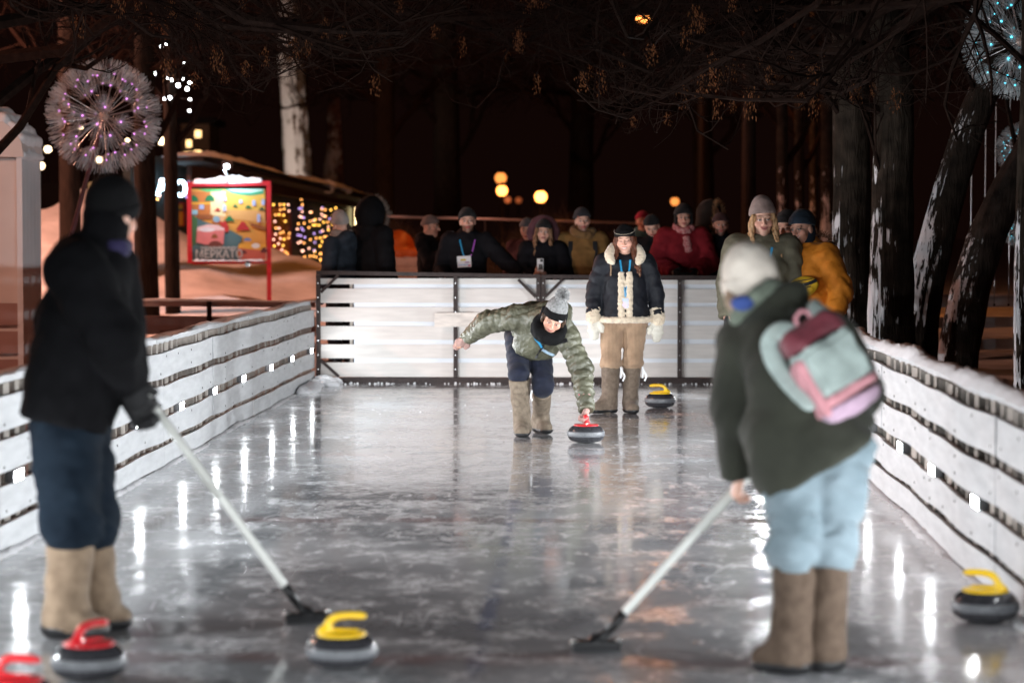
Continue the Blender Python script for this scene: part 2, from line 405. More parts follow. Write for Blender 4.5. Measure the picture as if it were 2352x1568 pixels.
def barrier(s, spans, lamps, label):
    b0 = spans[0][0]; base = R(2.40 * s, b0); root = thing('rink_barrier', label, 'barrier', base, 'slatted barriers along the rink')
    def q(a, b, z): return R((2.40 - a) * s, b, z) - base                       # a: towards the ice
    rng = np.random.default_rng(3 + s); nails = MB(); bat = None
    for (p0, p1) in spans:
        n = max(1, round((p1 - p0) / 2.25)); L = (p1 - p0) / n
        for i in range(n):
            for li, (z0, z1) in enumerate(LEVELS):
                c0, c1 = p0 + i * L + .003, p0 + (i + 1) * L - .003; K = 9; mb = MB(); v = []; da = rng.uniform(-.005, .006); dz = rng.uniform(-.004, .004); tl = rng.uniform(-.004, .004)
                for k in range(K + 1):
                    b = c0 + (c1 - c0) * k / K; lat, ver = wav(b, s); lat += da; z_ = ver * (0 if li == 0 else 1) + dz * (li > 0) + tl * (k / K - .5) * (li > 0)
                    th = .022 if li < 4 else .085; off = lat + (.0 if li < 4 else -.045)
                    for (aa, zz) in ((off + .011, z0 + z_), (off + .011, z1 + z_), (off + .011 - th, z1 + z_), (off + .011 - th, z0 + z_)): v.append(q(aa, b, zz))
                f = [(3, 2, 1, 0), (4 * K, 4 * K + 1, 4 * K + 2, 4 * K + 3)]
                for k in range(K):
                    for e in range(4): f.append((4 * k + e, 4 * k + (e + 1) % 4, 4 * k + 4 + (e + 1) % 4, 4 * k + 4 + e))
                if s < 0: f = [t[::-1] for t in f]
                obj('plank', v, f, white_paint, root)
                if 0 < li < 4:
                    for k in range(5):
                        b = c0 + .12 + (c1 - c0 - .24) * k / 4; lat, ver = wav(b, s)
                        for zz in (z0 + .035, z1 - .035):
                            if rng.random() < .4:
                                p = q(lat + da + .0125, b, zz + ver + rng.uniform(-.01, .01)); nails.box(p, (.004, .007, .014))
        nb = int((p1 - p0) / .21)
        for k in range(nb):                                                     # battens and inner rails show in the gaps
            b = p0 + (k + .5) * (p1 - p0) / nb; lat, ver = wav(b, s)
            if bat is None: me = MB().box((0, 0, 0), (.05, .085, .84)).build('batten', raw_wood, root); bat = me; o = me
            else: o = bat.copy(); COL.objects.link(o); o.parent = root
            o.location = q(lat - .040 - rng.uniform(0, .012), b + rng.uniform(-.03, .03), .43); o.rotation_euler.z = rng.uniform(-.2, .2)
        pts = [q(wav(b, s)[0] - .03, b, .90 + wav(b, s)[1]) for b in np.arange(p0 + .05, p1 - .05, .10)]
        snow_ridge('snow_cap', pts, .12, .040 if s < 0 else .055, snow_m, root, 5 + s, .25 if s < 0 else -.35)
        pts = [q(wav(b, s)[0] + .03, b, .0) for b in np.arange(p0 + .05, p1 - .05, .10)]
        snow_ridge('snow_edge', pts, .10, .03, snow_m, root, 9 + s, .2)
    tag(nails.build('nail_heads', dark_hole, root), kind='stuff')
    for (b, ma, yaw) in lamps:
        lat, ver = wav(b, s); c = q(lat + .002, b, .368 + ver)
        M3 = np.array(Matrix.Rotation(-PHI + yaw, 3, 'Z'))
        o = MB().box((0, 0, 0), (.045, .20, .056)).build('lamp', lamp_body, root); o.location = c; o.rotation_euler.z = -PHI + yaw
        x = -s * .0235
        f = [(0, 1, 2, 3)] if s < 0 else [(3, 2, 1, 0)]
        ld = bpy.data.lights.new('led_beam', 'SPOT'); ld.energy = LAMP_W * {'led_light': 1, 'led_light_weak': .025, 'led_light_soft': .42, 'led_light_fill': 2.3}[ma.name]; ld.color = (.93, .97, 1.0); ld.spot_size = math.radians(160); ld.spot_blend = .15; ld.shadow_soft_size = .03
        lb = bpy.data.objects.new('led_beam', ld); COL.objects.link(lb); lb.parent = o; lb.location = (-s * .03, 0, 0); lb.scale = (1, .13, 1); lb.rotation_euler = Vector((-s, .24 if yaw == 0 else 0, .10)).to_track_quat('-Z', 'Y').to_euler()
        l = obj('lens', [(x, -.095, -.026), (x, .095, -.026), (x, .095, .026), (x, -.095, .026)], f, ma, o)
    return root
lampsL = [(25.55, lamp_end_m, 0)] + [(25.7 - 1.66 * k, lamp_end_m if k == 1 else lamp_m if k < 9 else lamp_near_m if k < 16 else lamp_fill_m, 0 if k < 16 else 1.0) for k in range(1, 18)]  # rearmost lamps on both sides: unseen, added behind the camera as front fill
lampsR = [(24.6, lamp_m, .5)] + [(11.35 + 1.45 * k, lamp_m if k >= 0 else lamp_near_m if k > -8 else lamp_fill_m, 0 if k > -8 else -1.0) for k in range(-10, 6)]
barrier(-1, [(-4.2, 26.0)], lampsL, 'wavy white plank barrier with floodlights behind the sweeper in black')
barrier(1, [(-4.2, 19.5), (22.5, 26.0)], lampsR, 'white plank barrier capped with snow beside the sweeper with backpack')

# ---------------------------------------------------------------- the wall at the far end: two steel framed panels
def far_panel(a0, a1, ztop0, ztop1, label, posts, braces, clear_left):
    base = R(a0, 26.06); root = thing('end_wall_panel', label, 'wall panel', base, 'framed panels closing the far end')
    def q(a, z, d=0.): return R(a, 26.06 + d, z) - base
    n = 6; W_ = a1 - a0; t = .042
    zt = lambda a: ztop0 + (ztop1 - ztop0) * (a - a0) / W_
    fr = MB(); fr.bar(q(a0, ztop0 - t / 2), q(a1, ztop1 - t / 2), .05, t).build('top_rail', steel_brown, root)
    MB().bar(q(a0, .03), q(a1, .03), .05, .06).build('bottom_rail', steel_brown, root)
    for (pa, w) in posts: MB().bar(q(pa, .062), q(pa, zt(pa) - t - .002), .046, w, up=(1, 0, 0)).build('post', steel_brown, root)
    for (x0, z0, x1, z1) in braces: MB().bar(q(x0, z0), q(x1, z1), .03, .042, up=(0, 1, 0)).build('brace', steel_brown, root)
    rng = np.random.default_rng(int(a0 * 10) + 50); bh = .152; gap = .049; z = .066
    for i in range(n):
        hgt = bh * rng.uniform(.97, 1.03); top = z + hgt if i < n - 1 else zt(a0) - t - .006
        hi = min(top, zt(a1) - t - .004)
        MB().bar(q(a0 + .018, (z + hi) / 2, .045), q(a1 - .018, (z + hi) / 2 + rng.uniform(-.004, .004), .045), .02, hi - z).build('plank', far_board_m, root)
        if i < n - 1: MB().bar(q(a0 + clear_left, hi + gap / 2, .070), q(a1 - .01, hi + gap / 2, .070), .018, gap + .03).build('back_plank', back_board_m, root)
        z = top + gap * rng.uniform(.9, 1.1)
    if clear_left > .1: MB().bar(q(a0 + clear_left - .03, .07, .075), q(a0 + clear_left - .03, 1.1, .075), .03, .03, up=(0, 1, 0)).build('inner_batten', raw_wood, root)
    rv = MB()
    for (pa, w) in posts:
        for zz in np.arange(.15, 1.1, .155): rv.box(q(pa, zz, -.025), (.012, .006, .012))
    tag(rv.build('bolt_heads', M('zinc', (.4, .4, .4), .35, .1, metal=.9), root), kind='stuff')
    return root, q
A0 = -2.36; AM = .06; A1 = 2.36
rt, q = far_panel(A0, AM, 1.215, 1.175, 'white plank wall panel in brown frame, left of the woman in the black jacket', [(A0 + .02, .045), (A0 + 1.505, .045), (AM - .022, .045)], [(A0 + .05, .98, A0 + .24, 1.165), (A0 + .04, .25, A0 + .24, .07), (AM - .24, 1.12, AM - .05, .93)], .40)
pb = MB().bar(q(A0 + 1.28, .685, -.035), q(A0 + 1.83, .69, -.035), .018, .15).build('patch_board', M('patched_wood', (.66, .60, .55), .6, .2, 6, .2, 30, stretch=(1, 1, 5)), rt)
far_panel(AM + .008, A1, 1.172, 1.16, 'white plank wall panel in brown frame, right half behind the woman in corduroys', [(AM + .03, .045), (AM + 1.5, .045), (A1 - .022, .045)], [(AM + .05, .93, AM + .24, 1.12), (A1 - .24, 1.1, A1 - .05, .92)], .0)
# drift of snow in the left corner and crumbs along the foot of the wall
def heap(name, c, r, mat, seed=0, n=34, parent=None, kind='stuff', res=.018):
    g = np.random.default_rng(seed); s = SDF(.05)
    for i in range(n):
        p = np.array(c) + g.normal(0, 1, 3) * np.array(r) * .5; p[2] = max(c[2] - .02, c[2] + abs(g.normal(0, .35)) * r[2]); s.ell(p, np.array(r) * g.uniform(.18, .42) + .008)
    s.disp = lambda p: .010 * pnoise(p, 30) + .008 * pnoise(p, 75)
    o = s.obj(name, mat, parent, res=res)
    if kind: o['kind'] = kind
    return o
heap('snow_drift', R(-2.22, 25.75, .0), (.13, .2, .08), snow_m, 3)
heap('snow_drift', R(-2.3, 24.9, .0), (.07, .5, .05), snow_m, 4)
g_ = np.random.default_rng(11); cr = MB()
for i in range(120):
    a = g_.uniform(-2.3, 2.3); p = R(a, 25.97 - abs(g_.normal(0, .10)), .0)
    if i > 100: p = R(g_.uniform(-1.5, 1.6), g_.uniform(21, 25.5), 0)
    r = g_.uniform(.005, .016) if i <= 100 else g_.uniform(.003, .007); cr.ball(p + V(0, 0, r * .4), r, 5, 4)
tag(cr.build('snow_crumbs', snow_m, smooth=True), kind='stuff')
# ================================================================ left background
pinklit_wall = M('booth_wall_pinklit', (.62, .58, .56), .6, .05, 2)  # pinkish lamp light put into the pale wall colour
booth_rinklit = M('booth_corner_rinklit', (.66, .69, .72), .55, .04, 3)  # bluish light from the rink put into the white
red_metal = M('red_frame', (.50, .02, .03), .4, .1, 9)
bark_m = M('bark', (.030, .021, .016), .9, .45, 9, .8, 26, spec=.08, stretch=(3, 3, .5), detail=6)

# booth with rounded snowy roof
X0, Y0 = -5.22, 25.8; base = V(X0, Y0, gz(X0, Y0) - .02)
booth = thing('booth', 'tall pale booth with rounded snowy roof at the left edge', 'booth', base)
w, dp, hh = 1.9, 1.0, 2.42
MB().box((-w / 2, .012, hh / 2), (w - .04, .02, hh)).build('front_panel', pinklit_wall, booth)
for k in range(5):
    MB().box((-.012, .105 + k * .196, hh / 2), (.02, .19, hh)).build('side_plank', booth_rinklit, booth)
for (x, y) in ((-.02, -.02), (-w + .02, -.02)): MB().box((x, y, hh / 2), (.06, .04, hh + .02)).build('corner_post', booth_rinklit, booth)
MB().box((-w / 2, dp + .02, hh / 2), (w, .02, hh)).build('rear_panel', pinklit_wall, booth)
for k, zz in enumerate((.16, .46, .76)): MB().box((-w / 2, -.022, zz), (w - .08, .018, .235)).build('skirt_board', M('skirt_paint', (.33, .21, .19), .5, .1, 4), booth)
v = []; f = []; n = 14
for i in range(n + 1):
    t = PI * i / n; x = -w / 2 + (w / 2 + .03) * math.cos(t); z = hh + .01 + .55 * math.sin(t) ** .8
    for yy in (-.05, dp + .05): v.append((x, yy, z))
for i in range(n): f.append((2 * i, 2 * i + 1, 2 * i + 3, 2 * i + 2))
f.append(tuple(range(0, 2 * n + 2, 2))); f.append(tuple(range(2 * n + 1, 0, -2)))
obj('roof', v, f, pinklit_wall, booth)
s = SDF(.05)
for i in range(n + 1):
    t = PI * i / n; x = -w / 2 + (w / 2) * math.cos(t); z = hh + .04 + .55 * math.sin(t) ** .8; s.cone((x, .02, z), (x, dp - .02, z), .055 + .035 * math.sin(t) + .01 * math.sin(i * 2.2))
s.disp = lambda p: .012 * pnoise(p, 9)
tag(s.obj('roof_snow', snow_m, booth, res=.035), kind='stuff')

# neighbouring rink: low slatted fence in front of the snow heaps, on the far left side
def slat_fence(name, a, b, z0, levels, posts, label, mat, pmat, group=None, snow=.03, back=None):
    a = np.array(a, float); b = np.array(b, float); root = thing(name, label, 'fence', (a[0], a[1], z0), group); d = b - a; L = np.linalg.norm(d); u = unit(d)
    n = max(1, round(L / 3.0))
    for (l0, l1) in levels:
        for i in range(n):
            p = d * (i / n) + u * .004; q = d * ((i + 1) / n) - u * .004
            MB().bar(p + V(0, 0, (l0 + l1) / 2), q + V(0, 0, (l0 + l1) / 2), .022, l1 - l0).build('plank', mat, root)
    for t in posts: p = d * t + np.cross(u, (0, 0, 1)) * .045; MB().box(p + V(0, 0, levels[-1][1] / 2), (.06, .06, levels[-1][1])).build('post', pmat, root)
    if snow: snow_ridge('snow_cap', [d * t + V(0, 0, levels[-1][1]) for t in np.linspace(0, 1, int(L * 7))], .10, snow, snow_m, root, int(L * 10), -.2)
    return root
shade_board = M('shaded_white', (.50, .40, .37), .6, .1, 4)  # white boards, shade and orange light mixed into the colour
lf0, lf1 = P(40, 700, 31.5), P(725, 700, 30.5)
slat_fence('rink_fence', (lf0[0], lf0[1], 0), (lf1[0], lf1[1], 0), .12, [(0, .12), (.20, .44), (.56, .63)], (.08, .36, .655, .97), 'low slatted fence with snowy top rail under the red framed poster', shade_board, steel_brown)
# the neighbouring rink's floor, red sodium light put into its colour
rf = R(-6.2, 12); redlit_floor = M('redlit_floor', (.20, .065, .05), .5, .25, 3, .1, 30)
o = obj('neighbour_rink_floor', [R(-2.95, -4, .045), R(-9.2, -4, .045), R(-9.2, 30.9, .045), R(-2.95, 30.9, .045)], [(3, 2, 1, 0)], redlit_floor); tag(o, kind='structure')
# second barrier row close behind the first, seen in shadow
slat_fence('rink_fence', tuple(R(3.6, 30.2)), tuple(R(11, 32.5)), .12, [(0.02, .16), (.30, .44), (.56, .70)], (.04, .17, .33, .52, .8), 'low white slatted fence beyond the leaning trunks on the right', white_paint, steel_brown)

# poster in a red frame
c = P(525, 512, 39.6); zb = gz(c[0] + .65, c[1]); base = V(c[0], c[1], zb - .05); yaw = .10
poster = thing('poster_stand', 'red framed poster of a colourful cafe scene on the snow bank', 'poster', base); poster.rotation_euler.z = yaw
px = 1 / 140.3
def pp(x, y, d=0.): return V((x - 525) * px, d, c[2] - base[2] - (y - 512) * px)
lx, rx, ty, by = 440, 611, 431, 600
MB().bar(pp(617, 426), pp(617, 426) * V(1, 1, 0) , .06, .075, up=(1, 0, 0)).build('post', red_metal, poster)
MB().bar(pp(436, 426), pp(436, 604), .06, .075, up=(1, 0, 0)).build('frame_side', red_metal, poster)
MB().bar(pp(430, 424), pp(622, 421), .064, .075).build('frame_top', red_metal, poster)
MB().bar(pp(441, 603), pp(612, 602), .05, .055).build('frame_bottom', red_metal, poster)
def flat(name, pts, col, lay, parent):
    "one printed area of the poster"
    v = [pp(430 + 270 / 1693 * 0.9408 * x * 1.0 - 430 + 404.5, 404.5 + 250 / 1568 * .9408 * y, -.012 - lay * .0015) for x, y in pts]
    return obj(name, v, [tuple(range(len(pts)))], M('print_' + name, col, .5, .04, 8), parent)
def arc(cx, cy, rx_, ry_, a0=0, a1=360, n=14): return [(cx + rx_ * math.cos(math.radians(a0 + (a1 - a0) * i / n)), cy - ry_ * math.sin(math.radians(a0 + (a1 - a0) * i / n))) for i in range(n + 1)]
sheet = flat('sheet', [(225, 200), (1360, 200), (1370, 1275), (245, 1290)], (.62, .30, .06), 0, poster)
K = 1
def fl(n, pts, col):
    global K
    K += 1; return flat(n, pts, col, K * .5, sheet)
cream, green, teal, pink, red_, yel, brown, blue = (.75, .62, .34), (.01, .16, .06), (.07, .16, .18), (.62, .20, .20), (.42, .03, .03), (.70, .38, .05), (.26, .09, .03), (.35, .45, .70)
fl('wall_patch', [(530, 230), (760, 230), (760, 620), (530, 600)], cream)
fl('wall_patch', [(760, 230), (1360, 250), (1360, 560), (760, 540)], (.68, .42, .08)); fl('wall_patch', [(780, 520), (1360, 530), (1360, 720), (780, 640)], (.60, .34, .12))
fl('wall_patch', [(230, 240), (530, 240), (530, 600), (240, 600)], (.45, .16, .04))
fl('drape', [(340, 205), (740, 205), (700, 235), (480, 245)], (.05, .38, .14)); fl('drape', [(740, 200), (1340, 200), (1340, 270), (1150, 298), (1000, 295), (850, 265)], (.03, .30, .16)); fl('drape', [(780, 200), (1330, 200), (1330, 225), (1150, 258), (1000, 255), (860, 235)], (.42, .68, .58))
fl('lamp_shade', [(240, 290)] + arc(265, 390, 80, 95, 100, 0) + [(240, 390)], green); fl('lamp_shade', arc(520, 385, 72, 95, 180, 0), green)
fl('shelf', [(230, 405), (530, 405), (530, 435), (230, 435)], yel); fl('shelf', [(320, 590), (560, 590), (560, 660), (320, 660)], brown)
fl('cup', [(360, 440), (430, 440), (430, 510), (360, 510)], blue); fl('cup', [(250, 520), (335, 520), (335, 590), (250, 590)], (.25, .52, .62))
fl('floor_area', [(240, 600), (420, 690), (830, 830), (1020, 930), (950, 1090), (820, 1290), (250, 1290)], teal); fl('floor_area', [(240, 590), (330, 640), (330, 1000), (240, 1100)], (.05, .15, .06))
for (x, y, w_, h_, cc) in ((640, 510, 50, 45, red_), (905, 455, 45, 40, green), (1105, 470, 55, 45, green), (1310, 500, 55, 55, (.05, .1, .05)), (815, 650, 80, 80, green), (1020, 760, 110, 130, red_)):
    fl('pendant_lamp', [(x - w_, y + h_ / 2), (x + w_, y + h_ / 2), (x + w_ * .2, y - h_ / 2), (x - w_ * .2, y - h_ / 2)], cc)
for (x, y, h_) in ((990, 390, 60), (1190, 410, 90), (1330, 400, 90), (1262, 640, 130), (750, 350, 60), (745, 490, 90)): fl('bottle', [(x - 25, y + h_ / 2), (x + 25, y + h_ / 2), (x + 25, y - h_ * .3), (x + 8, y - h_ / 2), (x - 8, y - h_ / 2), (x - 25, y - h_ * .3)], blue)
fl('rail', [(1100, 700), (1360, 770), (1360, 830), (1150, 760)], brown)
fl('diner', arc(620, 660, 55, 50), (.2, .35, .45)); fl('diner', [(650, 700), (760, 690), (810, 780), (800, 860), (740, 850), (700, 780)], red_); fl('diner', arc(705, 655, 30, 50), (.62, .38, .2))
fl('table_top', [(330, 780), (480, 740), (640, 750), (740, 800), (740, 850), (320, 860)], (.70, .52, .52)); fl('tablecloth', [(325, 840), (740, 830), (725, 1040), (440, 1050), (310, 1010)], pink)
fl('plates', arc(480, 820, 120, 35), (.72, .72, .76)); fl('chair', arc(590, 950, 50, 65, 180, 0), brown); fl('chair', arc(600, 1080, 110, 90, 180, 0), (.14, .04, .03))
fl('table_top', [(960, 1030), (1360, 1040), (1365, 1140), (940, 1110)], yel); fl('tablecloth', [(940, 1100), (1365, 1140), (1368, 1270), (960, 1270)], (.5, .12, .08)); fl('plates', arc(1215, 1065, 65, 40), (.7, .7, .66))
fl('chair', arc(1035, 1190, 40, 60, 180, 0), (.12, .03, .03)); fl('chair', arc(1340, 1170, 50, 80, 180, 0), (.12, .03, .03)); fl('person_print', arc(1090, 990, 60, 45, 180, 0), (.12, .22, .42)); fl('title_band', [(280, 1105), (925, 1095), (950, 1285), (265, 1290)], (.06, .10, .11))
def text(name, body, size, loc, rot, mat, parent, ext=.002, align='CENTER'):
    cu = bpy.data.curves.new(name, 'FONT'); cu.body = body; cu.size = size; cu.extrude = ext; cu.align_x = align; cu.align_y = 'CENTER'; cu.offset = size * .012
    o = bpy.data.objects.new(name, cu); COL.objects.link(o); bpy.context.view_layer.update(); me = bpy.data.meshes.new_from_object(o.evaluated_get(bpy.context.evaluated_depsgraph_get())); bpy.data.objects.remove(o); me.materials.clear(); me.materials.append(mat)
    o = bpy.data.objects.new(name, me); COL.objects.link(o); o.location = tuple(loc); o.rotation_euler = rot; o.parent = parent; return o
ink = M('pale_ink', (.46, .50, .48), .5, .03)
t_ = text('title', 'МЕРКАТО', .185, pp(503, 584, -.045), (PI / 2, 0, 0), ink, sheet); t_.scale.x = .86
sb = MB()
for i in range(24): sb.box(pp(463 + i * 3.45, 568.5 + .3 * math.sin(i * 2), -.045), (.016, .002, .030 + .012 * (i % 3 == 0)))
sb.build('subtitle', ink, sheet)
snow_ridge('snow_cap', [pp(x, 421.5 - 3 * (x - 440) / 180) for x in np.linspace(442, 606, 26)], .09, .085, snow_m, poster, 21, -.35)
snow_ridge('snow_ledge', [pp(x, 599, -.03) for x in np.linspace(444, 606, 22)], .05, .04, snow_m, poster, 22, -.3)
# lamp over the poster
flood_m = EM('flood_led', (.72, .88, 1.0), 620)
fl_root = thing('floodlight', 'glaring white floodlight on a short arm above the red framed poster', 'lamp', tuple(V(*P(523, 418, 39.5))))
arm = MB().tube([(0, .05, -.02), (-.01, -.1, .10), (-.02, -.25, .19)], .018, 8).build('arm', M('grey_arm', (.5, .52, .55), .4, .1, metal=.6), fl_root, True)
hd = MB().box((0, 0, 0), (.17, .10, .09)).build('head', lamp_body, fl_root); hd.location = (.03, -.34, .27); hd.rotation_euler = (.5, 0, 0)
obj('lens', [(-.035, -.052, -.03), (.035, -.052, -.03), (.035, -.052, .03), (-.035, -.052, .03)], [(0, 1, 2, 3)], EM('flood_face', (.72, .88, 1.0), 60), hd)
obj('lens', [(-.075, -.035, -.047), (.075, -.035, -.047), (.075, .035, -.047), (-.075, .035, -.047)], [(3, 2, 1, 0)], flood_m, hd)

# pavilion behind the heaps: dark facade in colours, snowy sloping roof edge, curtains of fairy lights
c0 = P(330, 600, 46.0); c1 = P(852, 600, 63.0)
pav = thing('pavilion', 'dark festive pavilion hung with amber fairy lights behind the poster', 'pavilion', (c0[0], c0[1], .3))
du = unit(V(c1[0] - c0[0], c1[1] - c0[1], 0)); LW = np.linalg.norm(c1[:2] - c0[:2]); nrm = V(du[1], -du[0], 0)      # nrm faces the rink
def pv(x, y, off=0.):
    "point of the facade seen in a given direction"
    d = _ray(x, y); o = np.array([0, 0, CAM_H]); pt = V(c0[0], c0[1], 0) + nrm * off; t = np.dot(pt - o, nrm) / np.dot(d, nrm); return o + d * t - np.array([c0[0], c0[1], .3])
def fpoly(name, px_, mat, off, parent, th=.03):
    v = [pv(x, y, off) for x, y in px_] + [pv(x, y, off) - nrm * th for x, y in px_]; n = len(px_)
    return obj(name, v, [tuple(range(n))[::-1], tuple(range(n, 2 * n))] + [(i, (i + 1) % n, n + (i + 1) % n, n + i) for i in range(n)], mat, parent)
wallm = M('pavilion_wall', (.018, .035, .038), .7, .3, 3); darkm = M('pavilion_dark', (.012, .010, .012), .8, .3); yell = M('yellow_panel', (.62, .26, .015), .6, .1, 3); redp = M('red_panel', (.38, .02, .02), .6, .1)
fpoly('wall', [(300, 640), (856, 640), (856, 470), (466, 372), (300, 352)], wallm, 0, pav, .15)
fpoly('dark_bay', [(668, 620), (705, 620), (705, 470), (668, 470)], darkm, .03, pav)
for (x0, y0, x1, y1) in ((626, 490, 664, 600), (455, 480, 640, 600), (392, 470, 420, 520)):
    f_ = fpoly('window_surround', [(x0 - 5, y1), (x1 + 5, y1), (x1 + 5, y0 - 5), (x0 - 5, y0 - 5)], redp, .04, pav); fpoly('panel', [(x0, y1 - 2), (x1, y1 - 2), (x1, y0), (x0, y0)], yell, .06, f_)
    fpoly('glazing_bar', [(x0, (y0 + y1) / 2 - 10), (x1, (y0 + y1) / 2 - 10), (x1, (y0 + y1) / 2 - 15), (x0, (y0 + y1) / 2 - 15)], wallm, .075, f_)
fpoly('red_wedge', [(618, 600), (660, 600), (622, 520)], redp, .085, pav)
fpoly('fascia', [(440, 415), (856, 482), (856, 462), (440, 372)], M('fascia_boards', (.10, .055, .045), .8, .35, 5, .3, 12, stretch=(9, 9, .4)), .5, pav, .1)
e0, e1 = pv(420, 358, .7), pv(858, 462, .7)
MB().bar(e0 + V(0, 0, -.06), e1 + V(0, 0, -.06), .8, .08).build('roof_edge', darkm, pav)
snow_ridge('roof_snow', [e0 + (e1 - e0) * t for t in np.linspace(0, 1, 60)], 1.1, .16, snow_m, pav, 31, -.3)
for (x, y) in ((775, 440), (745, 436)): heap('roof_drift', pv(x, y, .9), (.35, .3, .22), snow_m, x, 7, pav, res=.06)
bulb_mats = [EM('bulb_amber', (1, .42, .10), 5, False), EM('bulb_rose', (1, .50, .36), 5, False), EM('bulb_gold', (1, .52, .08), 6, False), EM('bulb_violet', (.62, .40, 1), 2.6, False)]
g_ = np.random.default_rng(5)
def light_curtain(label, cols, mats, parent_at, off=.15):
    root = thing('fairy_lights', label, 'fairy lights', tuple(np.array([c0[0], c0[1], .3]) + pv(*parent_at, off)), 'curtains of fairy lights on the pavilion'); org = pv(*parent_at, off)
    wire = MB(); B = [MB() for _ in bulb_mats]; n = 0
    for (x, y0, y1, step) in cols:
        pts = []; y = y0
        while y < y1:
            xx = x + g_.normal(0, 2.2); p = pv(xx, y, off) - org; pts.append(p); m_ = g_.choice(mats)
            if g_.random() < .86:
                o = MB().ball((0, 0, 0), .022, 6, 5) if False else None
                if m_ not in bulb_me: bulb_me[m_] = mesh('bulb', *ball_vf, smooth=True); bulb_me[m_].materials.append(bulb_mats[m_])
                b = bpy.data.objects.new('bulb', bulb_me[m_]); COL.objects.link(b); b.parent = root; b.location = tuple(p); n += 1
            y += step * g_.uniform(.7, 1.4)
        if len(pts) > 1: wire.tube(pts, .004, 4)
    wire.build('wire', darkm, root)
bulb_me = {}; _b = MB().ball((0, 0, 0), .02, 6, 5); ball_vf = (_b.v, _b.f)
light_curtain('thick curtain of golden fairy lights left of the woman with the grey scarf', [(x, 482 + g_.uniform(-5, 8), 622, 15) for x in (712, 720, 727, 735, 741, 748, 756, 765, 772, 780)], [0, 0, 1, 2, 2, 0, 1, 3], (745, 480))
light_curtain('thin column of violet and amber fairy lights between poster and golden curtain', [(x, 458, 600, 16) for x in (686, 692, 697)], [0, 1, 3], (690, 458))
light_curtain('amber fairy lights hanging over the yellow panel beside the poster', [(x, 470, 600, 14) for x in (631, 643, 652, 662)], [0, 2, 1], (645, 470))
light_curtain('small cluster of amber fairy lights left of the slim dark trunk', [(x, 440, 545, 11) for x in (342, 348, 354)] + [(x, 415, 460, 10) for x in (366, 432, 440)], [0, 1, 2, 3], (350, 440))
light_curtain('row of rose fairy lights along the foot of the yellow panel', [(x, 596, 606, 6) for x in range(626, 700, 8)], [1, 0], (660, 596))
neon = EM('neon_white', (.55, .82, 1.0), 16)
for (ch, x, y) in (('А', 373, 433), ('О', 415, 436)):
    p = np.array([c0[0], c0[1], .3]) + pv(x, y, .25); r = thing('sign_letter', 'glowing white letter %s on the pavilion %s the slim dark trunk' % (ch, 'left of' if ch == 'А' else 'partly behind'), 'sign', tuple(p))
    t_ = text('letter', ch, .42, (0, 0, 0), (PI / 2, 0, math.atan2(du[1], du[0]) * .6), neon, r, .02); 
# bright glass front right of the curtain
o = thing('lit_doorway', 'bright lit doorway behind the heads of two onlookers', 'doorway', tuple(np.array([c0[0], c0[1], .3]) + pv(822, 500, .05)))
v0 = pv(822, 500, .05); q_ = [pv(x, y, .12) - v0 for x, y in ((812, 540), (832, 540), (832, 470), (812, 470))]
obj('lit_glass', q_, [(0, 1, 2, 3)], EM('warm_glass', (1, .72, .35), 5), o); mbf = MB()
for i in range(4): mbf.bar(q_[i], q_[(i + 1) % 4], .06, .06)
mbf.build('door_frame', yell, o)

# orange tarpaulin over a low white stall, behind the far wall
b_ = P(928, 606, 44.0); base = V(b_[0], b_[1], gz(b_[0], b_[1])); st = thing('market_stall', 'low pale stall under a bulging orange tarpaulin behind the far wall', 'stall', base)
z1 = P(928, 588, 44)[2] - base[2]; z2 = P(928, 538, 44)[2] - base[2]
for k in range(3): MB().box((0, -.45 + .001 * k, z1 * (k + .5) / 3), (.72, .03, z1 / 3 - .008)).build('board', M('stall_paint', (.62, .50, .46), .6, .1), st)
for x in (-.36, .36): MB().box((x, 0, z1 / 2), (.03, .86, z1 - .01)).build('side_board', M('stall_side', (.6, .5, .46), .6, .1), st)
s = SDF(.06); s.box((0, 0, z1 + .06), (.40, .5, .07), rr=.04); s.ell((-.10, 0, z1 + .10), (.30, .45, (z2 - z1) * .95)); s.disp = lambda p: .014 * pnoise(p, 11) + .006 * pnoise(p, 31)
s.obj('tarpaulin', M('orange_tarp', (.60, .13, .02), .45, .1, 4, .2, 20), st, res=.025)

# handrail far behind the onlookers
h0, h1 = P(890, 497, 40), P(1470, 512, 38); base = V(h0[0], h0[1], .1); hr = thing('handrail', 'thin metal handrail running behind the onlookers', 'railing', base)
MB().tube([h0 - base, h1 - base], .022, 8).build('rail', M('rail_metal', (.30, .22, .20), .4, .1, metal=.5), hr, True)
for t in np.linspace(0, 1, 6): p = (h0 + (h1 - h0) * t) - base; MB().tube([p * V(1, 1, 0) + V(0, 0, -.05), p + V(0, 0, -.024)], .018, 6).build('post', steel_brown, hr)
# hedge of dark shrubs behind the rail, one mass
g_ = np.random.default_rng(8); hv = []; hf = []
for i in range(7000):
    t = g_.random(); p = P(840, 500, 46) * (1 - t) + P(1650, 500, 46) * t; p = p + V(0, g_.uniform(0, 5), 0); hmax = 1.5 + .4 * math.sin(p[0] * 1.7); p[2] = g_.uniform(.1, hmax)
    d = g_.normal(0, 1, 3); d[2] = abs(d[2]) + .4; d = unit(d) * g_.uniform(.25, .6); e = unit(np.cross(d, g_.normal(0, 1, 3))) * .005; n = len(hv); hv += [p - e, p + e, p + d]; hf.append((n, n + 1, n + 2))
tag(obj('hedge', hv, hf, M('dark_twigs', (.05, .035, .028), .9, .3)), 'dark leafless hedge behind the handrail', 'hedge', kind='stuff')
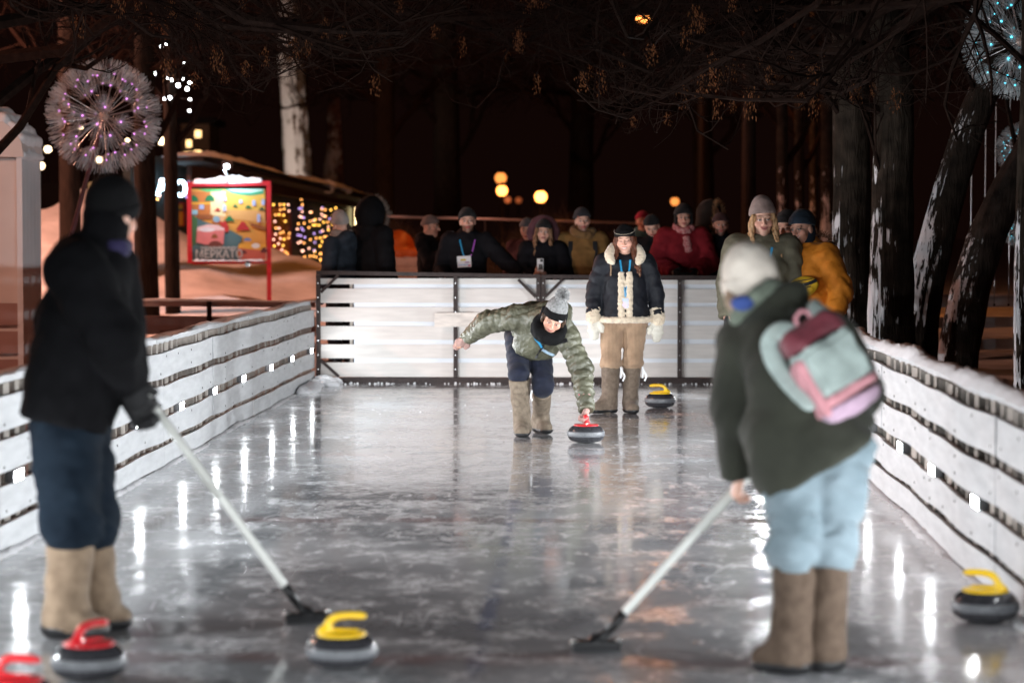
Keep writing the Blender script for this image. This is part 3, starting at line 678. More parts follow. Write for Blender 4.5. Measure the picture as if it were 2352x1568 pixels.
# ================================================================ trees
snow_bark = None
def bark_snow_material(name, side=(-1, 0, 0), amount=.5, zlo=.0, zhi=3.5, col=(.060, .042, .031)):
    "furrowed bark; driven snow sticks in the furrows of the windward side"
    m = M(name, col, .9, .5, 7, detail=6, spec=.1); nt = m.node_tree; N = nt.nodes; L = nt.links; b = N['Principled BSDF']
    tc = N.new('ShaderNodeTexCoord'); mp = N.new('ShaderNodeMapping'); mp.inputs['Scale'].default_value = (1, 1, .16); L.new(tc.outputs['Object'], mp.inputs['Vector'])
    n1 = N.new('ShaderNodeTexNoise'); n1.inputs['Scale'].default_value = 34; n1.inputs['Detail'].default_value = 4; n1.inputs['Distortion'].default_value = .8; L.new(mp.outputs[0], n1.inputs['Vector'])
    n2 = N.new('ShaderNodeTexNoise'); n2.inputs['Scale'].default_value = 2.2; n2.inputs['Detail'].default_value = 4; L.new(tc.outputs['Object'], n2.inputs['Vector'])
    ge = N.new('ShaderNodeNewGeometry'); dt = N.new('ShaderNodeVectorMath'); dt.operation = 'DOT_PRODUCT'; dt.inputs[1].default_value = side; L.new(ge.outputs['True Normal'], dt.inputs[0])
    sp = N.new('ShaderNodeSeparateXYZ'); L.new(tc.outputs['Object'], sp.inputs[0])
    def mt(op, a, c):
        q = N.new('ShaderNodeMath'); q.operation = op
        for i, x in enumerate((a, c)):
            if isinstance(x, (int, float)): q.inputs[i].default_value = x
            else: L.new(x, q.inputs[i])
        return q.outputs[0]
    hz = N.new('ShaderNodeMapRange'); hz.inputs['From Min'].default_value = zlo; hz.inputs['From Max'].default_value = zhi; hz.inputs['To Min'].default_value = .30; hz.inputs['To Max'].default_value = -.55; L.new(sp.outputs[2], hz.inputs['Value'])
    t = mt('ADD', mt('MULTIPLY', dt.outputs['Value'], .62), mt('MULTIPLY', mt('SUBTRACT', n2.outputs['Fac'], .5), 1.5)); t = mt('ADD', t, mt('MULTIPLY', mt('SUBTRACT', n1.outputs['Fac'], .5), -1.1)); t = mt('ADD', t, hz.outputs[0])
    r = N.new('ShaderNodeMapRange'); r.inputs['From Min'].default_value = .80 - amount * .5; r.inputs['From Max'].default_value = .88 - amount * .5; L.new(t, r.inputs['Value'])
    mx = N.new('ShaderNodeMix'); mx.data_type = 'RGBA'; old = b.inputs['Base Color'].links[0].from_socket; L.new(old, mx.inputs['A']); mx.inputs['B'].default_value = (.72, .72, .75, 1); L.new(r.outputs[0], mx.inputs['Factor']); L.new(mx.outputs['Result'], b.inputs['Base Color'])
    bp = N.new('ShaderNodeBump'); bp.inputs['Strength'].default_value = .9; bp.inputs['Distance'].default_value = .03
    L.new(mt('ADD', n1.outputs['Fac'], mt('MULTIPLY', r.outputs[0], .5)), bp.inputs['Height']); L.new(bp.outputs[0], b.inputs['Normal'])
    return m
bark_near = bark_snow_material('bark_near', (-.95, -.22, .1), .33, .9, 3.2, (.026, .019, .014))
bark_far = bark_snow_material('bark_snowy', (-.5, -.8, .2), .78, .4, 3.4, (.03, .024, .02))
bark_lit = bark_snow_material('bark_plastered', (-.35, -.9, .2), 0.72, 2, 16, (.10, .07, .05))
twig_m = M('twigs', (.015, .0085, .0065), .9, .35, 20, spec=.04)
seed_m = M('seed_keys', (.13, .050, .020), .8, .4, 40, spec=.1)
def path_pts(pts, n):
    "smooth curve through the points"
    pts = [np.array(p, float) for p in pts]; out = []
    ex = [2 * pts[0] - pts[1]] + pts + [2 * pts[-1] - pts[-2]]; m = len(pts) - 1
    for i in range(n + 1):
        u = i / n * m; k = min(int(u), m - 1); t = u - k; a, b, c, d = ex[k:k + 4]
        out.append(.5 * ((2 * b) + (c - a) * t + (2 * a - 5 * b + 4 * c - d) * t * t + (3 * b - a - 3 * c + d) * t ** 3))
    return out
def trunk_mesh(name, pts, rads, mat, parent, seed=0, n=34, seg=70):
    "trunk with ridged bark"
    P_ = path_pts(pts, seg); R_ = np.interp(np.linspace(0, 1, seg + 1), np.linspace(0, 1, len(rads)), rads); g = np.random.default_rng(seed)
    mb = MB().tube(P_, list(R_), n); v = np.array(mb.v); ph = g.uniform(0, 6, 6)
    for i in range(seg + 1):
        for k in range(n):
            th = 2 * PI * k / n; j = i * n + k; c = P_[i]
            e = .035 * math.sin(9 * th + ph[0] + 1.2 * math.sin(i * .23 + ph[1])) + .03 * math.sin(14 * th + ph[2] + 1.5 * math.sin(i * .31 + th)) + .05 * math.sin(2 * th + ph[3] + i * .05) + .02 * math.sin(i * .9 + 3 * th)
            v[j] = c + (v[j] - c) * (1 + e)
    mb.v = v.tolist(); return mb.build(name, mat, parent, True)
class Twigs:
    def __init__(s, seed, base=(0, 0, 0)): s.mb = MB(); s.g = np.random.default_rng(seed); s.ends = []; s.base = np.array(base, float); s.low = 3.35; s.ph = s.g.uniform(0, 6, 3)
    def floor(s, p):
        "people walk and play below: shoots are kept trimmed above head height, higher far off"
        w_ = p + s.base; lim = s.low + .045 * max(0, w_[1] - 20) - .40 * min(1, max(0, w_[0] - .2)) + .28 * math.sin(w_[0] * 1.9 + s.ph[0]) * math.sin(w_[1] * .8 + s.ph[1]) + .15 * math.sin(w_[0] * 5 + s.ph[2]); return 0 if w_[2] > lim else min(.8, (lim - w_[2]) * 1.1)
    def grow(s, p, d, L, r, lvl, droop=.0, spread=.9, kids=5, up=.0):
        g = s.g; n = 5 if lvl else 4; pts = [np.array(p, float)]; d = unit(d); rad = [r]; seg = L / n
        for i in range(n):
            d = unit(d + g.normal(0, .13, 3) + V(0, 0, -droop * (i / n) + up))
            zl = s.floor(pts[-1] + d * seg)
            if zl > 0: d = unit(d + V(0, 0, zl))
            pts.append(pts[-1] + d * seg); rad.append(max(.0016, r * (1 - .62 * (i + 1) / n)))
        s.mb.tube(pts, rad, 5 if r > .02 else 3, cap=False)
        if lvl == 0: s.ends.append(pts[-1]); return
        for j in range(kids):
            t = (j + .6 + g.uniform(-.3, .3)) / kids; t = .18 + .82 * t; k = min(int(t * n), n - 1); q = pts[k] + (pts[k + 1] - pts[k]) * (t * n - k)
            a = unit(np.cross(d, g.normal(0, 1, 3))); dd = unit(pts[k + 1] - pts[k]); nd = unit(dd * g.uniform(.5, 1) + a * spread * g.uniform(.5, 1.1))
            s.grow(q, nd, L * g.uniform(.38, .62) * (1.1 - .4 * t), max(.0022, rad[k] * .55), lvl - 1, droop * 1.15, spread, kids if lvl > 1 else max(3, kids - 1), up)
def tree(label, pts, rads, limbs, mat, seed, name='bare_tree', group='bare trees round the rink', kids=5, lvl=3, droop=.12, seeds=0, up=0., n=34, seg=70, cat='tree'):
    base = np.array(pts[0], float); root = thing(name, label, cat, base, group); pts = [np.array(p) - base for p in pts]
    trunk_mesh('trunk', pts, rads, mat, root, seed, n, seg); T = Twigs(seed, base); PP = path_pts(pts, 40)
    for (t, d, L, r) in limbs: T.grow(PP[int(t * 40)], d, L, r, lvl, droop, .9, kids, up)
    if T.mb.v: tag(T.mb.build('crown', twig_m, root), kind='stuff')
    return root, T
seed_me = None
def seed_clusters(root, T, n, filt):
    "hanging bunches of dry winged seeds"
    global seed_me
    base = np.array(root.location)
    ends = [e for e in T.ends if filt(e + base)]; T.g.shuffle(ends)
    for e in ends[:n]:
        if seed_me is None:
            g = np.random.default_rng(2); v = []; f = []
            for i in range(46):
                z = -g.uniform(.0, .19) ; w_ = .030 * (1 - .4 * abs(z + .1) / .1); c = V(g.normal(0, w_), g.normal(0, w_), z); d = unit(V(g.normal(0, .4), g.normal(0, .4), -1)); s_ = unit(np.cross(d, g.normal(0, 1, 3))); k = len(v)
                L_ = g.uniform(.024, .04); v += [c, c + d * L_ * .5 + s_ * .007, c + d * L_, c + d * L_ * .5 - s_ * .004 + np.cross(d, s_) * .003]; f.append((k, k + 1, k + 2, k + 3))
            seed_me = mesh('seed_cluster', v, f); seed_me.materials.append(seed_m)
        o = bpy.data.objects.new('seed_cluster', seed_me); COL.objects.link(o); o.parent = root; o['kind'] = 'stuff'; o.location = tuple(e); k = T.g.uniform(.55, 1.1); o.scale = (k, k, k * T.g.uniform(.8, 1.3)); o.rotation_euler.z = T.g.uniform(0, 6)
def trunk_px(px_, Y, wpx, extra=()):
    "trunk seen along these directions, standing at distance Y; foot on the ground"
    s = F_PX / Y; top = [P(x, y, Y) for x, y in px_]; f0 = top[0].copy(); f0[2] = gz(f0[0], f0[1]) - .08
    d = unit(top[-1] - top[-2]); pts = [f0] + top[1:] + [top[-1] + d * 1.6 + V(0, .2, 0), top[-1] + d * 3.6 + V(0, .5, .4)]
    r0 = [w / s / 2 for w in wpx]; return pts, r0 + [r0[-1] * .85, r0[-1] * .5]
L_ = lambda t, x, y, z, L, r: (t, V(x, y, z), L, r)
# the clump on the right
pts, rd = trunk_px([(1962, 930), (1957, 600), (1955, 300), (1948, 0)], 23.2, (92, 84, 82, 76))
t1, T1 = tree('straight thick trunk just right of the man in orange, snow in its furrows', pts, rd, [L_(.42, -1, -.3, .25, 2.6, .035), L_(.5, -1, -.8, .5, 3.0, .05), L_(.58, -1, .2, .3, 3.2, .06), L_(.66, -1, -.2, .1, 3.8, .06), L_(.7, -.9, .7, .2, 3.6, .06), L_(.8, -1, -.9, 0, 3.8, .06), L_(.62, .9, .3, .4, 2.5, .04), L_(.9, -1, .0, .2, 3.6, .06)], bark_near, 41, kids=6, droop=.16)
pts, rd = trunk_px([(2045, 960), (2046, 700), (2050, 450), (2052, 200), (2030, 0)], 22.0, (110, 98, 88, 84, 80))
t2, T2 = tree('thick furrowed trunk plastered with snow, second right of the man in orange', pts, rd, [L_(.34, -.9, -.1, .9, 1.5, .026), L_(.46, -1, -.5, .3, 2.8, .045), L_(.55, .8, -.2, .9, 2.4, .05), L_(.6, -1, .3, .15, 3.6, .06), L_(.68, -1, -.6, .0, 4.0, .06), L_(.74, -.6, -1, .1, 3.4, .06), L_(.8, -1, .1, .2, 4.4, .07), L_(.7, .9, -.4, .5, 2.6, .05)], bark_near, 42, kids=6, droop=.18)
pts, rd = trunk_px([(2108, 960), (2112, 760), (2140, 600), (2208, 350), (2290, 130), (2340, -20)], 22.6, (86, 80, 76, 70, 66, 60))
t3, T3 = tree('leaning trunk with a broad white band of snow on its upper side', pts, rd, [L_(.5, -.6, -.4, .8, 2.0, .03), L_(.6, -.7, -.3, .7, 2.6, .05), L_(.7, -.9, .3, .5, 3.2, .05), L_(.8, -1, -.6, .3, 3.6, .05), L_(.55, .7, -.5, .5, 1.8, .03)], bark_snow_material('bark_banded', (-.9, -.2, .4), .48, .8, 4.2, (.024, .018, .014)), 43, kids=5, droop=.14)
pts, rd = trunk_px([(2195, 1000), (2200, 820), (2235, 640), (2300, 470), (2390, 300), (2480, 100)], 24.2, (96, 90, 88, 82, 78, 70))
t4, T4 = tree('dark leaning trunk behind the snow banded one, bending to the right edge', pts, rd, [L_(.5, -.4, .3, .9, 2.0, .03), L_(.6, -.8, .4, .7, 2.8, .05), L_(.75, -1, .3, .4, 3.2, .05)], bark_snow_material('bark_dark', (-.8, -.3, .5), .16, .8, 3, (.03, .022, .018)), 44, kids=5)
pts, rd = trunk_px([(2350, 1020), (2348, 700), (2352, 420), (2360, 150)], 20.2, (40, 36, 32, 28))
t5, T5 = tree('slim trunk cut by the right edge, snow down its left side', pts, rd, [L_(.6, -.9, -.3, .6, 2.0, .03), L_(.7, -1, .3, .5, 2.4, .03), L_(.8, -1, -.3, .2, 3, .03)], bark_near, 45, kids=5)
vis = lambda z0, z1, x0, x1: (lambda p: z0 < p[2] < z1 and x0 < p[0] < x1 and 14 < p[1] < 34)
seed_clusters(t1, T1, 9, vis(2.6, 3.9, -1, 2.9)); seed_clusters(t2, T2, 9, vis(2.7, 3.9, -1.5, 3.2))
# trees on the left of the rink and beyond, arms reaching over the ice
bark_dk = M('bark_dark', (.022, .016, .013), .95, .4, 9, .8, 26, spec=.08, stretch=(3, 3, .5))
def simple(label, x, ybase, Y, wpx, topx, seed, limbs, mat=bark_dk, h=7.5, kids=5, **kw):
    b = P(x, ybase, Y); b[2] = gz(b[0], b[1]) - .1; s = F_PX / Y; r = wpx / s / 2; dx = (topx - x) / s; n = kw.pop('n', 14); seg = kw.pop('seg', 26)
    pts = [b, b + V(dx * .3, 0, h * .3), b + V(dx * .62, .1, h * .6), b + V(dx, .2, h)]
    return tree(label, pts, (r * 1.15, r, r * .9, r * .45), limbs, mat, seed, n=n, seg=seg, kids=kids, **kw)
LM = [L_(.4, .9, .2, .5, 2.6, .06), L_(.5, -.8, .4, .6, 2.8, .06), L_(.6, .9, -.5, .4, 3.4, .06), L_(.7, -.7, -.5, .5, 3.2, .05), L_(.8, .8, .4, .5, 3.2, .05), L_(.9, -.3, -.6, .8, 2.8, .05)]
simple('slim dark trunk standing in front of the glowing sign letters', 397, 668, 38.5, 33, 388, 51, LM)
simple('dark trunk right behind the hooded sweeper in black', 338, 690, 36, 52, 330, 52, LM)
simple('dark trunk between the pale booth and the hooded sweeper', 165, 690, 40, 44, 150, 53, LM)
tL, TL = simple('bare tree left of the rink reaching branches over the dandelion lamp', -70, 800, 22.5, 60, -40, 54, [L_(.42, 1, .1, .12, 3.2, .05), L_(.52, 1, .5, .15, 3.8, .06), L_(.60, 1, -.3, .05, 4.6, .07), L_(.66, 1, .6, .1, 4.8, .07), L_(.74, 1, .1, .0, 5.4, .08), L_(.8, .9, -.5, .0, 5.4, .08), L_(.86, 1, .4, -.05, 5.8, .08)], h=6.2, kids=6, droop=.14)
tM, TM = simple('bare tree whose seed hung twigs arch over the middle of the rink', 560, 800, 29, 40, 600, 55, [L_(.62, 1, -.2, .15, 3.2, .05), L_(.7, .9, -.7, .1, 3.8, .06), L_(.76, 1, .3, .1, 3.8, .06), L_(.82, -.4, -1, .1, 3.6, .06), L_(.88, .8, -.5, 0, 4.2, .06), L_(.72, -1, -.2, .2, 3.0, .05)], h=6.6, kids=6, droop=.2) if False else (None, None)
# branches with seed keys that hang in from trees standing nearer, outside the picture
def overhang(label, foot, h, aims, seed, ns, filt, r=.16):
    b = V(foot[0], foot[1], gz(*foot) - .1); pts = [b, b + V(.05, .1, h * .5), b + V(.1, .0, h)]; lim = []
    for (x, y, Y, t, k) in aims:
        q = P(x, y, Y); st = b + V(.1 * t, 0, h * t); d = q - st; L = np.linalg.norm(d); lim.append((t, d + V(0, 0, .10 * L), L * k, .02 + .009 * L))
    return_ = tree(label, pts, (r, r * .85, r * .5), lim, bark_m, seed, kids=6, droop=.13, n=14, seg=20); seed_clusters(*return_, ns, filt); return return_
overhang('maple left of the rink, its seed hung branches crossing the top of the picture', (-4.6, 18.5), 5.6, [(640, 40, 19.5, .72, 1.15), (900, -20, 21, .8, 1.1), (760, 110, 20.5, .72, 1.1), (1050, -60, 20, .86, 1.1), (480, -40, 20, .72, 1.1), (300, 30, 19, .66, 1.2)], 61, 30, vis(2.9, 3.8, -3.6, 1.5))
overhang('maple right of the rink, its twigs and seeds hanging over the top middle', (4.3, 17.2), 5.8, [(1300, -40, 19.5, .72, 1.1), (1430, 60, 20, .7, 1.1), (1560, -10, 19, .7, 1.12), (1650, 110, 20.5, .64, 1.1), (1800, 40, 19, .64, 1.15), (1700, 190, 21, .58, 1.1), (1900, 140, 19.6, .6, 1.1)], 62, 30, vis(2.7, 3.85, -.4, 3.4))
# avenue beyond the far wall
for i, (x, yb, Y, w_, tx, lab) in enumerate([(1800, 640, 40, 26, 1790, 'far trunk patched with snow above the blonde woman'), (1838, 640, 44, 22, 1830, 'narrow far trunk with snow streaks, above the man in black'), (1868, 640, 47, 20, 1866, 'narrow far trunk with snow streaks, above the man in orange'), (1902, 640, 42, 30, 1896, 'far snowy trunk closest to the thick near trunks')]):
    simple(lab, x, yb, Y, w_, tx, 70 + i, LM, bark_far, lvl=2)
for i, (x, yb, Y, w_, tx, lab) in enumerate([(1725, 620, 36, 22, 1715, 'thin dark trunk left of the blonde woman, far back'), (1030, 600, 70, 60, 1020, 'big far tree left of the orange lamps'), (1330, 600, 75, 55, 1345, 'big far tree right of the orange lamps'), (880, 600, 58, 50, 890, 'far bare tree behind the end of the pavilion roof'), (1620, 600, 64, 45, 1600, 'far bare tree behind the man in red')]):
    simple(lab, x, yb, Y, w_, tx, 80 + i, [L_(.35, .9, -.3, .3, 4, .09), L_(.45, -.9, -.3, .3, 4.4, .09), L_(.55, .9, -.4, .2, 5, .1), L_(.62, -.9, .3, .3, 5, .1), L_(.7, .6, -.8, .3, 5, .1), L_(.8, -.6, -.7, .5, 4.6, .1), L_(.9, .3, -.3, .8, 4, .1)], h=11, kids=6, droop=.22)
# snow plastered trunk lit up behind the pavilion roof
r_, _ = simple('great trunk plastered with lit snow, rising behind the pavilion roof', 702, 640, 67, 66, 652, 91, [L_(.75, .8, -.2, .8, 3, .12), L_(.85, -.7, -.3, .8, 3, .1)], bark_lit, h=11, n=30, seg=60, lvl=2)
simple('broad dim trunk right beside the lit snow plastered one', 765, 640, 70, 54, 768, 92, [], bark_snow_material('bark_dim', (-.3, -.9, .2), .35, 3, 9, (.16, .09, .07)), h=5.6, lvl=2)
def spot(name, loc, aim, power, col, ang, label, cat='lamp'):
    root = thing('uplight', label, cat, loc); ld = bpy.data.lights.new(name, 'SPOT'); ld.energy = power; ld.color = col; ld.spot_size = math.radians(ang); ld.spot_blend = .6; ld.shadow_soft_size = .06
    o = bpy.data.objects.new(name, ld); COL.objects.link(o); o.parent = root; d = Vector(aim) - Vector(loc); o.rotation_euler = d.to_track_quat('-Z', 'Y').to_euler(); o.location = tuple(unit(np.array(aim) - np.array(loc)) * .09)
    MB().tube([V(0, 0, 0) - unit(np.array(aim) - np.array(loc)) * .12, V(0, 0, 0)], [.05, .075], 12).build('housing', lamp_body, root); MB().box((0, 0, -.16), (.12, .12, .05)).build('foot', lamp_body, root); return root
tr = P(700, 400, 67); spot('beam', (tr[0] - 1.2, 62.5, 2.7), (tr[0] - .1, 67, 5.0), 430, (1, .82, .66), 75, 'small uplight on the pavilion roof below the plastered trunk')

# ---------------------------------------------------------------- park lamps
sod = (1.0, .31, .06)
def park_lamp(label, x, y, Y, d, strength, group='orange globe lamps along the far paths', col=sod):
    p = P(x, y, Y); root = thing('park_lamp', label, 'street lamp', (p[0], p[1], 0), group)
    MB().ball((0, 0, p[2]), d / 2, 16, 10).build('globe', EM('sodium_globe', col, strength), root, True)
    MB().tube([(0, 0, 0), (0, 0, .9), (0, 0, .95), (0, 0, p[2] - d / 2 - .05)], [.07, .06, .045, .035], 10).build('post', steel_brown, root, True)
    MB().lathe([(.05, -.06), (.11, -.03), (.12, .0), (.06, .02)], (0, 0, p[2] - d / 2 - .01), 14).build('collar', steel_brown, root, True)
    MB().lathe([(.12, -.02), (.08, .04), (.02, .08)], (0, 0, p[2] + d / 2), 14).build('cap', steel_brown, root, True)
park_lamp('brightest orange globe lamp, alone above the woman with the phone', 1242, 452, 62, .31, 9)
park_lamp('orange globe lamp, lower of the close pair left of the brightest', 1153, 438, 64, .29, 7)
park_lamp('dimmer orange globe lamp, upper of the close pair', 1150, 409, 72, .34, 1.7)
park_lamp('orange globe lamp just above the man in red', 1550, 463, 66, .24, 1.4)
park_lamp('small dim red lamp far off, right below the close pair', 1166, 459, 110, .30, .55, col=(1, .22, .06)); park_lamp('fainter of the two small dim red lamps', 1191, 460, 118, .30, .32, col=(1, .22, .06))
def street_lamp(label, p, strength, aim_dx=0., size=.3, col=sod):
    "tall mast with a drop shaped sodium head"
    root = thing('street_lamp', label, 'street lamp', (p[0] + aim_dx, p[1], 0), 'tall sodium street lamps')
    MB().tube([(0, 0, 0), (0, 0, p[2] * .6), (0, 0, p[2] - .3), (-aim_dx * .4, 0, p[2] + .1), (-aim_dx, 0, p[2] + .06)], [.10, .08, .06, .04, .035], 10).build('mast', steel_brown, root, True)
    MB().lathe([(.02, .14), (size * .8, .05), (size * .9, .0), (size * .7, -.01)], (-aim_dx, 0, p[2]), 16).build('head', lamp_body, root, True)
    MB().lathe([(size * .66, -.012), (size * .6, -.08), (size * .3, -.13), (.01, -.15)], (-aim_dx, 0, p[2]), 16).build('glass', EM('sodium_glass', col, strength), root, True)
street_lamp('tall orange street lamp seen through twigs at the top of the picture', P(1477, 39, 58), 4, 1.4)
street_lamp('tall orange street lamp above the picture, mirrored in the ice', V(2.85, 46, 9.3), 900, 1.6)
street_lamp('tall pinkish street lamp added out of view to brighten the snow heaps', V(-11.5, 37, 7.0), 4600, -1.2, col=(1, .44, .30))  # unseen extra lamp, added because the heaps stayed dark
street_lamp('tall orange street lamp left of the picture that tints the snow heaps', V(-10.5, 20, 6.6), 1800, -1.2, col=(1, .50, .36))
# lights of the street far left
warm = EM('warm_bulb', (1, .66, .30), 11); white_b = EM('white_bulb', (.92, .96, 1), 22, False)
for (x, y, Y, d, lab) in ((110, 343, 75, .20, 'warm street globe right beside the booth roof'), (94, 381, 78, .22, 'warm street globe touching the booth corner'), (372, 324, 70, .22, 'white street globe right of the dandelion lamp'), (216, 344, 80, .12, 'small warm globe seen through the dandelion lamp'), (186, 293, 84, .10, 'tiny warm globe behind the upper left of the dandelion'), (293, 322, 82, .11, 'tiny warm globe behind the right of the dandelion'), (228, 367, 76, .17, 'warm globe low behind the dandelion')):
    park_lamp(lab, x, y, Y, d, 9, 'globes of the street on the far left', (1, .74, .45))
fb = P(452, 340, 84); root = thing('far_house', 'far house with warm lit windows right of the dandelion lamp', 'house', (fb[0], fb[1], 0)); hm = M('far_plaster', (.30, .22, .15), .8, .2)
def fq(x, y, d=0.): return P(x, y, 84 - d) - V(fb[0], fb[1], 0)
w0, w1 = fq(418, 560), fq(480, 285); MB().box(((w0[0] + w1[0]) / 2, 1.5, w1[2] / 2), (w1[0] - w0[0], 3, w1[2])).build('wall', hm, root)
MB().box(((w0[0] + w1[0]) / 2, 1.5, w1[2] + .12), (w1[0] - w0[0] + .4, 3.4, .2)).build('roof', darkm, root)
wg = EM('window_glow', (1, .62, .25), 3.2)
for i, (x0, y0, x1, y1) in enumerate(((424, 349, 441, 362), (446, 346, 462, 362), (464, 349, 474, 361), (448, 300, 462, 316), (428, 322, 440, 338))):
    a, b = fq(x0, y1, .03), fq(x1, y0, .03); w_ = thing('x', None, None) if False else None
    fr = MB().box(((a[0] + b[0]) / 2, -.02, (a[2] + b[2]) / 2), (b[0] - a[0] + .08, .04, b[2] - a[2] + .08)).build('window', darkm, root)
    obj('pane', [(a[0], -.045, a[2]), (b[0], -.045, a[2]), (b[0], -.045, b[2]), (a[0], -.045, b[2])], [(0, 1, 2, 3)], wg, fr)
sb = P(165, 520, 66); root = thing('far_kiosk', 'far kiosk with lit openings between booth and hooded sweeper', 'kiosk', (sb[0], sb[1], 0))
MB().box((0, .8, 1.5), (2.6, 1.5, 3.0)).build('wall', darkm, root)
for (x0, y0, x1, y1, c_) in ((110, 486, 120, 520, 1), (136, 488, 144, 545, 1), (114, 538, 128, 552, 1), (100, 500, 106, 545, 0), (205, 420, 214, 495, 0), (292, 415, 302, 470, 0)):
    a = P(x0, y1, 66) - V(sb[0], sb[1], 0); b = P(x1, y0, 66) - V(sb[0], sb[1], 0)
    fr = MB().box(((a[0] + b[0]) / 2, .0, (a[2] + b[2]) / 2), (b[0] - a[0] + .05, .04, b[2] - a[2] + .05)).build('window', darkm, root)
    obj('pane', [(a[0], -.03, a[2]), (b[0], -.03, a[2]), (b[0], -.03, b[2]), (a[0], -.03, b[2])], [(0, 1, 2, 3)], EM('kiosk_glow', (1, .78, .52) if c_ else (1, .55, .2), 2.6 if c_ else .45), fr)
# white bulbs strung in the crown of the slim dark trunk
o_ = P(392, 180, 38); root = thing('string_lights', 'white bulbs strung in the tree right of the dandelion lamp', 'string lights', tuple(o_)); bm_ = mesh('bulb', *ball_vf, smooth=True); bm_.materials.append(white_b); pts = []
for (x, y) in ((392, 105), (372, 107), (424, 143), (358, 151), (379, 178), (352, 168), (349, 174), (389, 181), (356, 172), (428, 186), (438, 191), (423, 217), (437, 229), (436, 255), (372, 226), (389, 225), (413, 198), (433, 205), (418, 208)):
    p = P(x + random.uniform(-2, 2), y, 38) - o_ + V(0, random.uniform(-.5, .5), 0); pts.append(p); b = bpy.data.objects.new('bulb', bm_); COL.objects.link(b); b.parent = root; b.location = tuple(p); k = random.uniform(.7, 1.5); b.scale = (k, k, k)
MB().tube(path_pts(sorted(pts, key=lambda p: -p[2]), 70), .004, 4).build('wire', darkm, root, True)

# ---------------------------------------------------------------- dandelion lamps
fil_m = M('clear_fibre', (.66, .70, .72), .35, .1, 9, spec=.6, sheen=.1, alpha=.36); rod_m = M('spoke_steel', (.45, .42, .42), .35, .1, metal=.8); maroon = M('maroon_stem', (.10, .02, .025), .5, .2)
def fan(seed, n=46):
    "one tuft: a cup of fine clear fibres"
    g = np.random.default_rng(seed); v = []; f = []
    for i in range(n):
        th = 2 * PI * i / n + g.normal(0, .06); sp_ = g.uniform(.45, 1.0); L = g.uniform(.85, 1.08); pts = []
        for k in range(5):
            t = k / 4; r = sp_ * .150 * math.sin(t * 1.75) ** .9; z = .19 * L * (t ** 1.15) - .02 * t * t * sp_; pts.append(V(r * math.cos(th + t * .2), r * math.sin(th + t * .2), z))
        wd = V(-math.sin(th), math.cos(th), 0) * .0034; b = len(v)
        for k, p in enumerate(pts): kk = .5 + .9 * k / 4; v += [p - wd * kk, p + wd * kk]
        for k in range(4): f.append((b + 2 * k, b + 2 * k + 1, b + 2 * k + 3, b + 2 * k + 2))
    me = mesh('tuft', v, f); me.materials.append(fil_m); return me
fans = [fan(i) for i in range(4)]
def dandelion(label, c, Rr, foot, led, n, seed, half=False):
    root = thing('dandelion_lamp', label, 'light sculpture', tuple(foot), 'dandelion shaped light sculptures'); c = np.array(c) - np.array(foot); g = np.random.default_rng(seed)
    MB().tube([(0, 0, 0), c * .5 + V(.03, 0, 0), c * .96, c], [.035, .028, .022, .02], 8).build('stem', maroon, root, True)
    MB().ball(c, Rr * .09, 12, 8).build('hub', M('hub_paint', (.5, .36, .3), .4, .1), root, True); ledme = mesh('led', *MB_ball(.011 * Rr / .66), smooth=True); ledme.materials.append(led); rodme = None
    for i in range(n):
        z = 1 - 2 * (i + .5) / n; th = i * 2.39996; d = V(math.sqrt(1 - z * z) * math.cos(th), math.sqrt(1 - z * z) * math.sin(th), z) + g.normal(0, .05, 3); d = unit(d)
        q = Vector(d).to_track_quat('Z', 'Y')
        if rodme is None: rodme = MB().tube([(0, 0, 0), (0, 0, 1)], .0035, 5); rodme = mesh('spoke', rodme.v, rodme.f); rodme.materials.append(rod_m)
        for nm, me, loc, sc_ in (('spoke', rodme, c, (1, 1, Rr * .74)), ('tuft', fans[i % 4], c + d * Rr * .72, (Rr / .66 * .95,) * 3), ('led', ledme, c + d * Rr * .745, (1, 1, 1))):
            o = bpy.data.objects.new(nm, me); COL.objects.link(o); o.parent = root; o.location = tuple(loc); o.rotation_mode = 'QUATERNION'; o.rotation_quaternion = q @ Vector((0, 0, 1)).rotation_difference(Vector((0, 0, 1))); o.scale = sc_
def MB_ball(r): b = MB().ball((0, 0, 0), r, 8, 6); return b.v, b.f
led_p = EM('led_pink', (.80, .22, .95), 1.7, False); led_c = EM('led_cyan', (.05, .70, .95), 3.5, False)
dc = P(238, 268, 27.5); df = P(92, 535, 27.0); df = V(df[0] - .15, df[1], gz(df[0], df[1]))
dandelion('large silvery dandelion lamp with pink lights above the hooded sweeper', dc, .67, df, led_p, 58, 3)
for (x, y, Y, r, lab, sd) in ((2345, 95, 21, .52, 'dandelion lamp with cyan lights cut by the top right corner', 4), (2352, 345, 25, .30, 'dandelion lamp with cyan lights half hidden behind the leaning trunks', 5), (2352, 520, 26, .26, 'lowest dandelion lamp with cyan lights at the right edge', 6)):
    c_ = P(x, y, Y); dandelion(lab, c_, r, V(c_[0] + .5, c_[1] + .3, gz(c_[0] + .5, c_[1] + .3)), led_c, 60, sd)
